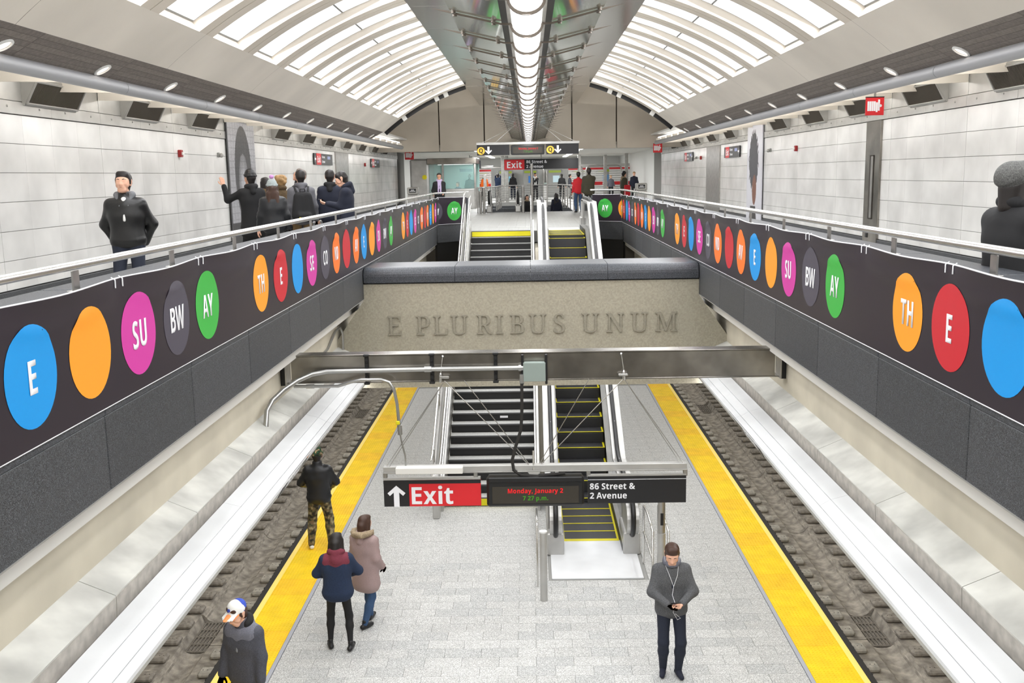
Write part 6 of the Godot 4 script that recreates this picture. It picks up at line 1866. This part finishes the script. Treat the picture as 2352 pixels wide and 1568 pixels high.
func build_people() -> void:
	M.skin = mat(rgb(228, 178, 152), 0.55)
	M.skin.subsurf_scatter_enabled = true
	M.skin.subsurf_scatter_strength = 0.1
	M.skin_tan = mat(rgb(196, 144, 114), 0.55)
	M.skin_dark = mat(rgb(122, 82, 62), 0.5)
	M.eye = mat(rgb(225, 220, 214), 0.3)
	M.lips = mat(rgb(178, 104, 96), 0.5)
	M.hair_dark = mat(rgb(30, 24, 22), 0.5)
	M.hair_brown = mat(rgb(66, 42, 30), 0.5)
	M.hair_gray = mat(rgb(112, 102, 96), 0.6)
	M.hair_blond = mat(rgb(166, 132, 88), 0.6)
	M.lilac = mat(rgb(206, 150, 206), 0.9)
	M.black_cloth = cloth(rgb(30, 30, 32))
	M.black_puff = cloth(rgb(26, 27, 31), 0.42)
	M.leather = cloth(rgb(30, 30, 31), 0.38, 0.25)
	M.navy_cloth = cloth(rgb(30, 34, 50))
	M.jeans_dark = cloth(rgb(36, 42, 58), 0.85, 0.2)
	M.jeans_blue = cloth(rgb(64, 94, 134), 0.85, 0.25)
	M.tweed = cloth(rgb(112, 113, 116), 0.9, 0.45)
	M.navy_fleece = cloth(rgb(42, 58, 88), 0.95, 0.3)
	M.burgundy = cloth(rgb(132, 56, 72), 0.9, 0.2)
	M.mauve = cloth(rgb(176, 152, 150), 0.6, 0.12)
	M.fur = cloth(rgb(206, 184, 152), 0.95, 0.5)
	M.leggings = cloth(rgb(24, 24, 26), 0.8)
	M.slate_cloth = cloth(rgb(88, 90, 102), 0.7, 0.4)
	M.slate_light = cloth(rgb(126, 128, 142), 0.7, 0.3)
	M.gray_hood = cloth(rgb(128, 130, 134), 0.85, 0.15)
	M.gray_puff = cloth(rgb(112, 112, 118), 0.7, 0.2)
	M.khaki = cloth(rgb(128, 104, 70), 0.9, 0.15)
	M.olive = cloth(rgb(74, 70, 54), 0.85, 0.2)
	M.knit = cloth(rgb(188, 198, 198), 0.95, 0.3)
	M.white_cloth = cloth(rgb(232, 232, 230), 0.8)
	M.orange_cloth = cloth(rgb(246, 112, 30), 0.8)
	M.red_cloth = cloth(rgb(210, 40, 50), 0.8)
	M.shirt_lilac = cloth(rgb(190, 172, 206), 0.8)
	M.cap_tweed = cloth(rgb(128, 128, 126), 0.95, 0.5)
	M.blue_cloth = cloth(rgb(52, 78, 180), 0.8)
	M.peach_cloth = cloth(rgb(255, 158, 96), 0.8)
	M.leopard = mat(rgb(190, 158, 116), 0.95, 0.0, ntex(0.06, 0.15, 1.0, 2, 1), 5.0, null, 1.0, false)
	var cm := FastNoiseLite.new()
	cm.frequency = 0.03
	cm.seed = 4
	cm.fractal_octaves = 2
	var ct := NoiseTexture2D.new()
	ct.width = 256
	ct.height = 256
	ct.seamless = true
	ct.noise = cm
	var gr := Gradient.new()
	gr.interpolation_mode = Gradient.GRADIENT_INTERPOLATE_CONSTANT
	gr.offsets = PackedFloat32Array([0.0, 0.36, 0.52, 0.68])
	gr.colors = PackedColorArray([rgb(38, 34, 30), rgb(84, 82, 54), rgb(112, 92, 66), rgb(148, 140, 108)])
	ct.color_ramp = gr
	M.camo = mat(Color.WHITE, 0.9, 0.0, ct, 1.1, null, 1.0, false)
	var c2 := ct.duplicate() as NoiseTexture2D
	var g2 := Gradient.new()
	g2.interpolation_mode = Gradient.GRADIENT_INTERPOLATE_CONSTANT
	g2.offsets = PackedFloat32Array([0.0, 0.38, 0.55, 0.7])
	g2.colors = PackedColorArray([rgb(30, 40, 30), rgb(46, 92, 62), rgb(96, 66, 44), rgb(196, 178, 140)])
	c2.color_ramp = g2
	M.camo_cap = mat(Color.WHITE, 0.9, 0.0, c2, 1.8, null, 1.0, false)
	var Y := FLOOR_Y

	# ---- on the platform
	var p := person("man in a grey tweed jacket looking down at a phone held in both hands", Vector3(1.74, 0, -11.8), 0.0, {"h": 1.82, "jacket": M.tweed, "hem": 0.45, "trousers": M.jeans_dark, "shoes": M.navy_cloth, "hair": "quiff", "hair_mat": M.hair_brown, "brow": M.hair_brown, "pitch": 0.42, "look": -0.08, "scarf": M.slate_light, "shirt": M.navy_cloth, "lh": Vector3(0.085, 1.10, 0.31), "rh": Vector3(-0.085, 1.09, 0.31), "lp": Vector3(0.9, -0.5, -0.4), "rp": Vector3(-0.9, -0.5, -0.4), "lpalm": Vector3(-0.6, 0.6, 0.2), "rpalm": Vector3(0.6, 0.6, 0.2), "curl": 1.2, "lf": Vector2(0.09, 0.05), "rf": Vector2(-0.1, 0.0), "bulk": 0.02})
	var ph := local_box("smartphone", "black smartphone held by the man in the grey tweed jacket", "phone", p, Vector3(0.0, 1.145, 0.385), Vector3(0.07, 0.012, 0.14), M.black, 0.004, Basis(Vector3.RIGHT, -0.5) * Basis(Vector3.UP, 0.4))
	var ec := thing("earphones", "white earphone cord of the man in the grey tweed jacket", "earphones")
	ec.transform = p.transform
	var hx: Transform3D = p.get_meta("j")[0]
	for s: float in [-1.0, 1.0]: obj("cord", tb([hx * Vector3(s * 0.083, -0.02, 0.0), hx * Vector3(s * 0.07, -0.12, 0.06), Vector3(s * 0.05, 1.42, 0.17), Vector3(0.0, 1.28, 0.19)], 0.003, 5), M.print_white, ec)
	obj("cord", tb([Vector3(0.0, 1.28, 0.19), Vector3(-0.02, 1.18, 0.22), Vector3(0.0, 1.12, 0.36)], 0.003, 5), M.print_white, ec)
	obj("cord", tb([Vector3(0.0, 1.12, 0.36), Vector3(-0.01, 0.96, 0.24), Vector3(0.05, 0.84, 0.2), Vector3(0.09, 0.86, 0.2), Vector3(0.02, 0.93, 0.22)], 0.003, 5), M.print_white, ec)
	person("woman seen from behind in a navy jacket with burgundy yoke and hood, black leggings", Vector3(-2.70, 0, -12.6), PI + 0.12, {"h": 1.66, "jacket": M.navy_fleece, "yoke": M.burgundy, "hood_mat": M.burgundy, "hem": 0.46, "bulk": 0.024, "flare": 0.02, "trousers": M.leggings, "bottom": "leggings", "leg": -0.004, "shoes": M.black, "hair": "bob", "pitch": 0.28, "look": -0.1, "lf": Vector2(0.15, 0.0), "rf": Vector2(-0.13, -0.1), "lh": Vector3(0.16, 0.98, 0.2), "rh": Vector3(-0.16, 0.98, 0.22), "lp": Vector3(1, -0.4, -0.5), "rp": Vector3(-1, -0.4, -0.5)})
	p = person("woman seen from behind in a long quilted mauve coat with a fur trimmed hood", Vector3(-2.46, 0, -13.3), PI - 0.45, {"h": 1.64, "jacket": M.mauve, "top": "coat", "hem": 0.34, "bulk": 0.03, "flare": 0.02, "ridge": 0.008, "ridge_y": 0.085, "hood_mat": M.mauve, "trousers": M.jeans_blue, "shoes": M.black, "hair": "bob", "hair_mat": M.hair_brown, "pitch": 0.1, "lf": Vector2(0.05, 0.16), "rf": Vector2(-0.06, -0.14), "lh": Vector3(0.24, 0.82, 0.12), "rh": Vector3(-0.2, 0.86, 0.16)})
	var fn := Net.new()
	var ff := Field.new(Vector3(-0.3, 1.2, -0.35), Vector3(0.3, 1.62, 0.3), 0.014, 90.0)
	rng.seed = 31
	for k in 46:
		var a := PI * (0.9 + 1.2 * k / 45.0)
		ff.add(Vector3(0.115 * cos(a), 1.41 + rng.randf_range(-0.02, 0.02), 0.0 + 0.135 * sin(a)), Vector3(0.15 * cos(a), 1.42 + rng.randf_range(-0.03, 0.03), 0.0 + 0.175 * sin(a)), 0.024, 0.012)
	ff.net(fn)
	obj("fur_trim", fn.mesh(), M.fur, p)
	person("man seen from behind in a black puffer jacket, camouflage trousers and camouflage cap", Vector3(-3.76, 0, -16.3), PI + 0.1, {"h": 1.80, "jacket": M.black_puff, "hem": 0.47, "bulk": 0.028, "ridge": 0.009, "ridge_y": 0.07, "waist": 0.92, "collar": 0.02, "trousers": M.camo, "leg": 0.016, "shoes": M.white_cloth, "hat": "beanie", "hat_mat": M.camo_cap, "hair": "short", "skin": M.skin_dark, "lf": Vector2(0.17, -0.02), "rf": Vector2(-0.17, 0.02), "lh": Vector3(0.2, 1.06, 0.28), "rh": Vector3(-0.2, 1.04, 0.28), "lp": Vector3(1, -0.5, -0.7), "rp": Vector3(-1, -0.5, -0.7), "curl": 1.3})
	person("man in a white, blue and orange cap and slate jacket, bottom left, looking down", Vector3(-3.30, 0, -10.25), -0.35, {"h": 1.78, "jacket": M.slate_cloth, "hem": 0.44, "bulk": 0.03, "hood_mat": M.black_cloth, "shirt": M.gray_hood, "yoke": M.slate_light, "trousers": M.jeans_dark, "hat": "cap", "hat_mat": M.white_cloth, "peak_mat": M.peach_cloth, "back_mat": M.blue_cloth, "emblem_mat": M.blue_cloth, "hair": "short", "hair_mat": M.hair_brown, "brow": M.hair_brown, "pitch": 0.36, "look": -0.2, "lh": Vector3(0.27, 0.84, 0.1), "rh": Vector3(-0.26, 0.84, 0.12)})

	# ---- on the left gallery
	person("man in a black leather jacket with grey hood by the left wall, facing the camera", Vector3(-4.75, Y, -11.5), 0.2, {"h": 1.76, "jacket": M.leather, "hem": 0.50, "bulk": 0.018, "hood_mat": M.gray_hood, "shirt": M.white_cloth, "trousers": M.jeans_dark, "hair": "short", "pitch": -0.12, "look": -0.1, "lh": Vector3(0.16, 0.92, -0.14), "rh": Vector3(-0.16, 0.92, -0.14), "lp": Vector3(1, 0, -0.3), "rp": Vector3(-1, 0, -0.3), "lf": Vector2(0.11, 0), "rf": Vector2(-0.11, 0.02), "no_hands": true})
	person("man in long black coat and beanie raising a hand to the grey mosaic panel", Vector3(-4.98, Y, -17.6), PI + 0.55, {"h": 1.80, "jacket": M.black_cloth, "top": "coat", "hem": 0.36, "bulk": 0.02, "flare": 0.03, "hood_mat": M.black_cloth, "trousers": M.black_cloth, "hat": "beanie", "hair": "short", "lh": Vector3(0.42, 1.56, 0.25), "lp": Vector3(0.2, -1, 0), "lpalm": Vector3(0, 0, 1), "curl": 0.25, "look": 0.2, "cell": 0.02})
	person("woman with long brown hair, pale knitted pompom hat and black puffer jacket", Vector3(-4.42, Y, -16.9), PI + 0.3, {"h": 1.62, "jacket": M.black_puff, "hem": 0.46, "bulk": 0.028, "ridge": 0.008, "trousers": M.leggings, "hat": "pompom", "hat_mat": M.knit, "hat_ridge": 0.004, "hair": "long", "hair_mat": M.hair_brown, "cell": 0.02})
	person("person with dark hair half hidden between the coat and the pompom hat", Vector3(-5.2, Y, -19.4), PI + 0.6, {"h": 1.68, "jacket": M.navy_cloth, "hood_mat": M.khaki, "trousers": M.black_cloth, "hair": "bob", "cell": 0.022})
	person("fair curly haired person with a leopard print scarf behind the pompom hat", Vector3(-4.8, Y, -19.0), PI + 0.7, {"h": 1.72, "jacket": M.leopard, "hem": 0.5, "trousers": M.black_cloth, "hair": "curly", "hair_mat": M.hair_blond, "scarf": M.leopard, "cell": 0.021})
	p = person("grey haired man with glasses looking up to the left, dark jacket", Vector3(-4.62, Y, -19.7), -PI / 2 - 0.2, {"h": 1.84, "jacket": M.black_cloth, "collar": 0.02, "trousers": M.black_cloth, "hair": "short", "hair_mat": M.hair_gray, "pitch": -0.4, "cell": 0.021})
	glasses(p, "dark framed glasses of the grey haired man looking up", M.black)
	p = person("man in a grey padded jacket with a black backpack, seen from behind", Vector3(-4.2, Y, -18.1), PI + 0.35, {"h": 1.80, "jacket": M.gray_puff, "hem": 0.47, "bulk": 0.026, "ridge": 0.006, "ridge_y": 0.1, "hood_mat": M.gray_puff, "trousers": M.khaki, "hair": "short", "cell": 0.02})
	var bp := thing("backpack", "black backpack worn on the grey padded jacket", "backpack")
	bp.transform = p.transform
	var bn := Net.new()
	var bf := Field.new(Vector3(-0.25, 0.8, -0.45), Vector3(0.25, 1.5, 0.0), 0.02, 70.0)
	for s: float in [-1.0, 1.0]: bf.add(Vector3(s * 0.07, 1.32, -0.2), Vector3(s * 0.09, 1.0, -0.22), 0.1, 0.13, Vector3(1, 1, 0.8))
	bf.add(Vector3(-0.06, 0.98, -0.33), Vector3(0.06, 0.98, -0.33), 0.07, 0.07)
	bf.net(bn)
	obj("bag", bn.mesh(), M.black_cloth, bp)
	obj("handle", tb([Vector3(-0.05, 1.42, -0.19), Vector3(-0.04, 1.47, -0.19), Vector3(0.04, 1.47, -0.19), Vector3(0.05, 1.42, -0.19)], 0.01, 6), M.black, bp)
	for s: float in [-1.0, 1.0]: obj("strap", tb([Vector3(s * 0.1, 1.4, -0.17), Vector3(s * 0.125, 1.5, -0.04), Vector3(s * 0.13, 1.42, 0.14), Vector3(s * 0.14, 1.2, 0.16)], 0.022, 6), M.black_cloth, bp)
	obj("patch", bx(Vector3(0.09, 0.95, -0.405), Vector3(0.035, 0.03, 0.01), 0.003), M.nosing, bp)
	person("black haired man in hooded jacket, seen from behind beside the young man in profile", Vector3(-3.82, Y, -18.9), PI + 0.1, {"h": 1.80, "jacket": M.navy_cloth, "hem": 0.46, "bulk": 0.026, "ridge": 0.006, "ridge_y": 0.09, "hood_mat": M.black_cloth, "trousers": M.black_cloth, "hair": "short", "cell": 0.021})
	p = person("young man in profile in a navy hooded jacket looking down at his phone", Vector3(-3.33, Y, -17.9), -PI / 2 + 0.1, {"h": 1.77, "jacket": M.navy_cloth, "hem": 0.47, "bulk": 0.022, "hood_mat": M.navy_cloth, "trousers": M.jeans_dark, "hair": "short", "pitch": 0.4, "lh": Vector3(0.06, 1.2, 0.36), "rh": Vector3(-0.06, 1.2, 0.34), "lpalm": Vector3(-0.5, 0.7, 0), "rpalm": Vector3(0.5, 0.7, 0), "curl": 1.1, "cell": 0.02})
	local_box("smartphone", "phone in the hands of the young man in profile", "phone", p, Vector3(0, 1.25, 0.45), Vector3(0.07, 0.012, 0.14), M.black, 0.004, Basis(Vector3.RIGHT, -0.5))

	# ---- at the right rail
	p = person("woman in grey tweed newsboy cap and black coat, in profile at the right rail", Vector3(3.20, Y, -6.55), PI / 2 + 0.25, {"h": 1.63, "w": 1.12, "jacket": M.black_cloth, "top": "coat", "hem": 0.36, "bulk": 0.034, "flare": 0.02, "scarf": M.black_cloth, "collar": 0.02, "trousers": M.jeans_blue, "hair": "bob", "hair_mat": M.hair_dark, "hat": "newsboy", "hat_mat": M.cap_tweed, "pitch": 0.02, "look": 0.1, "rh": Vector3(-0.12, 0.93, 0.33), "rp": Vector3(-1, -0.4, -0.6), "rpalm": Vector3(0.3, 0.9, 0), "rbend": Vector3(0.2, 0, 0.3), "lh": Vector3(0.2, 0.95, 0.28), "curl": 0.8})
	glasses(p, "thin rimmed glasses of the woman in the tweed cap", M.steel)
	var sc := thing("scarf", "orange scarf showing under the black one of the woman at the right rail", "scarf")
	sc.transform = p.transform
	var sn := Net.new()
	var sf := Field.new(Vector3(-0.15, 1.05, 0.0), Vector3(0.15, 1.5, 0.3), 0.013, 90.0)
	sf.add(Vector3(-0.07, 1.37, 0.1), Vector3(0.02, 1.12, 0.185), 0.03, 0.022)
	sf.add(Vector3(0.06, 1.39, 0.1), Vector3(-0.01, 1.2, 0.18), 0.03, 0.025)
	sf.net(sn)
	obj("cloth", sn.mesh(), M.orange_cloth, sc)
	var cam_ := local_box("camera", "black camera hanging from a strap on the woman at the right rail", "camera", p, Vector3(-0.05, 1.02, 0.28), Vector3(0.15, 0.1, 0.06), M.black, 0.015)
	obj("lens", tb([Vector3(0, -0.005, 0.02), Vector3(0, -0.005, 0.1)], 0.035, 16), M.black, cam_)
	obj("viewfinder", bx(Vector3(0, 0.06, 0), Vector3(0.06, 0.03, 0.05), 0.008), M.black, cam_)
	for s: float in [-1.0, 1.0]: obj("strap", tb([Vector3(s * 0.075, 0.03, 0), Vector3(s * 0.09, 0.2, -0.05), Vector3(s * 0.12, 0.36, -0.14)], 0.009, 6), M.slate_cloth, cam_)

	# ---- in the far hall
	var fc := 0.032
	person("man in a black jacket and lilac shirt standing before the station booth", Vector3(-3.28, Y, -36.0), 0.15, {"h": 1.76, "jacket": M.black_cloth, "hem": 0.42, "shirt": M.shirt_lilac, "scarf": M.shirt_lilac, "scarf_tail": 0.5, "trousers": M.black_cloth, "skin": M.skin_tan, "lh": Vector3(0.12, 1.02, 0.2), "rh": Vector3(-0.22, 0.98, 0.15), "cell": 0.03})
	p = person("child in a black and bright yellow jacket walking past the booth", Vector3(-3.62, Y, -58.5), PI / 2 + 0.5, {"h": 1.5, "jacket": M.nosing, "hood_mat": M.white_cloth, "trousers": M.black_cloth, "lf": Vector2(0.06, 0.2), "rf": Vector2(-0.06, -0.2), "cell": fc})
	local_box("backpack", "dark backpack of the child in the yellow jacket", "backpack", p, Vector3(0, 1.08, -0.22), Vector3(0.34, 0.42, 0.24), M.navy_cloth, 0.06)
	person("man in an olive jacket and dark hat seen from behind near the far railing", Vector3(2.45, Y, -40.5), PI + 0.1, {"h": 1.84, "w": 1.1, "jacket": M.olive, "hem": 0.44, "bulk": 0.035, "trousers": M.black_cloth, "hat": "cap", "hat_mat": M.hair_brown, "rh": Vector3(-0.08, 1.5, 0.28), "cell": 0.03})
	person("person in a red top and light jeans partly behind the man in olive", Vector3(2.12, Y, -42.5), PI + 0.2, {"h": 1.72, "jacket": M.red_cloth, "trousers": M.jeans_blue, "rh": Vector3(-0.35, 0.85, 0.2), "cell": fc})
	p = person("person in a dark green coat with a pale fur hood by the right cabinet", Vector3(4.35, Y, -45.5), PI / 2 + 0.4, {"h": 1.7, "jacket": M.olive, "hem": 0.42, "bulk": 0.03, "hood_mat": M.fur, "trousers": M.black_cloth, "hat": "beanie", "cell": fc})
	local_box("shopping_bag", "bright red bag on the arm of the person in the dark green coat", "bag", p, Vector3(-0.3, 0.86, 0.02), Vector3(0.13, 0.5, 0.3), M.red_cloth, 0.04)
	person("woman with long black hair going down the far stairs", Vector3(1.28, Y - 0.92, -46.9), PI, {"h": 1.68, "jacket": M.navy_cloth, "hood_mat": M.navy_cloth, "trousers": M.black_cloth, "hair": "long", "cell": 0.03})
	person("person coming up beside the tall post of the far well", Vector3(-0.12, Y - 1.0, -46.6), 0.3, {"h": 1.7, "jacket": M.black_cloth, "scarf": M.fur, "trousers": M.black_cloth, "hair": "bob", "cell": fc})
	person("man in white shirt and black jacket lifting a hand to his mouth", Vector3(0.38, Y, -62.0), 0.1, {"h": 1.74, "jacket": M.black_cloth, "shirt": M.white_cloth, "scarf": M.white_cloth, "scarf_tail": 0.45, "trousers": M.black_cloth, "lh": Vector3(0.05, 1.42, 0.25), "skin": M.skin_tan, "cell": fc})
	person("man in a navy coat with both hands raised to his head by the gates", Vector3(-1.95, Y, -62.0), PI + 0.2, {"h": 1.74, "jacket": M.navy_fleece, "hem": 0.42, "trousers": M.jeans_dark, "lh": Vector3(0.1, 1.62, 0.16), "rh": Vector3(-0.1, 1.62, 0.16), "cell": fc})
	person("man in a black hooded coat at the ticket machines seen from behind", Vector3(-1.1, Y, -67.5), PI, {"h": 1.74, "jacket": M.black_cloth, "hood_mat": M.black_cloth, "trousers": M.jeans_dark, "cell": fc})
	person("person in a dark and orange vest beyond the left gates", Vector3(-3.05, Y, -67.6), PI + 0.3, {"h": 1.7, "jacket": M.orange_cloth, "hood_mat": M.black_cloth, "trousers": M.black_cloth, "cell": 0.036})
	person("person in dark clothes just inside the right screen", Vector3(2.2, Y, -66.4), PI, {"h": 1.66, "jacket": M.black_cloth, "trousers": M.black_cloth, "cell": 0.036})
	person("person in a grey coat bending beside the right screen", Vector3(2.75, Y, -66.8), PI / 2, {"h": 1.62, "jacket": M.slate_cloth, "trousers": M.black_cloth, "cell": 0.036})
	person("fair haired child behind the right shutter", Vector3(5.5, Y, -66.6), 0.2, {"h": 1.5, "jacket": M.slate_light, "trousers": M.black_cloth, "hair_mat": M.hair_blond, "cell": 0.036})
	person("person in a navy padded jacket facing the camera at the far right column", Vector3(6.2, Y, -58.5), 0.1, {"h": 1.7, "jacket": M.navy_cloth, "trousers": M.black_cloth, "hair_mat": M.hair_blond, "ridge": 0.006, "cell": 0.034})
	person("standing attendant in dark clothes inside the booth window", Vector3(-3.15, Y, -52.3), PI, {"h": 1.72, "jacket": M.black_cloth, "trousers": M.black_cloth, "cell": 0.036})
	person("grey haired attendant in a blue top sitting inside the booth window", Vector3(-3.75, Y - 0.35, -52.0), -0.6, {"h": 1.68, "jacket": M.jeans_blue, "trousers": M.black_cloth, "hair_mat": M.hair_gray, "cell": 0.036})

func glasses(p: Node3D, label: String, m: Material) -> void:
	var g := thing("glasses", label, "glasses")
	g.transform = p.transform
	var hx: Transform3D = p.get_meta("j")[0]
	for s: float in [-1.0, 1.0]:
		var ring := []
		for k in 13: ring.append(hx * Vector3(s * (0.033 + 0.024 * cos(TAU * k / 12.0)), 0.006 + 0.019 * sin(TAU * k / 12.0), 0.104 - 0.003 * absf(cos(TAU * k / 12.0))))
		obj("rim", tb(ring, 0.002, 5), m, g)
		obj("temple", tb([hx * Vector3(s * 0.058, 0.012, 0.1), hx * Vector3(s * 0.082, 0.012, -0.01)], 0.002, 5), m, g)
	obj("bridge", tb([hx * Vector3(-0.009, 0.01, 0.106), hx * Vector3(0.009, 0.01, 0.106)], 0.002, 5), m, g)
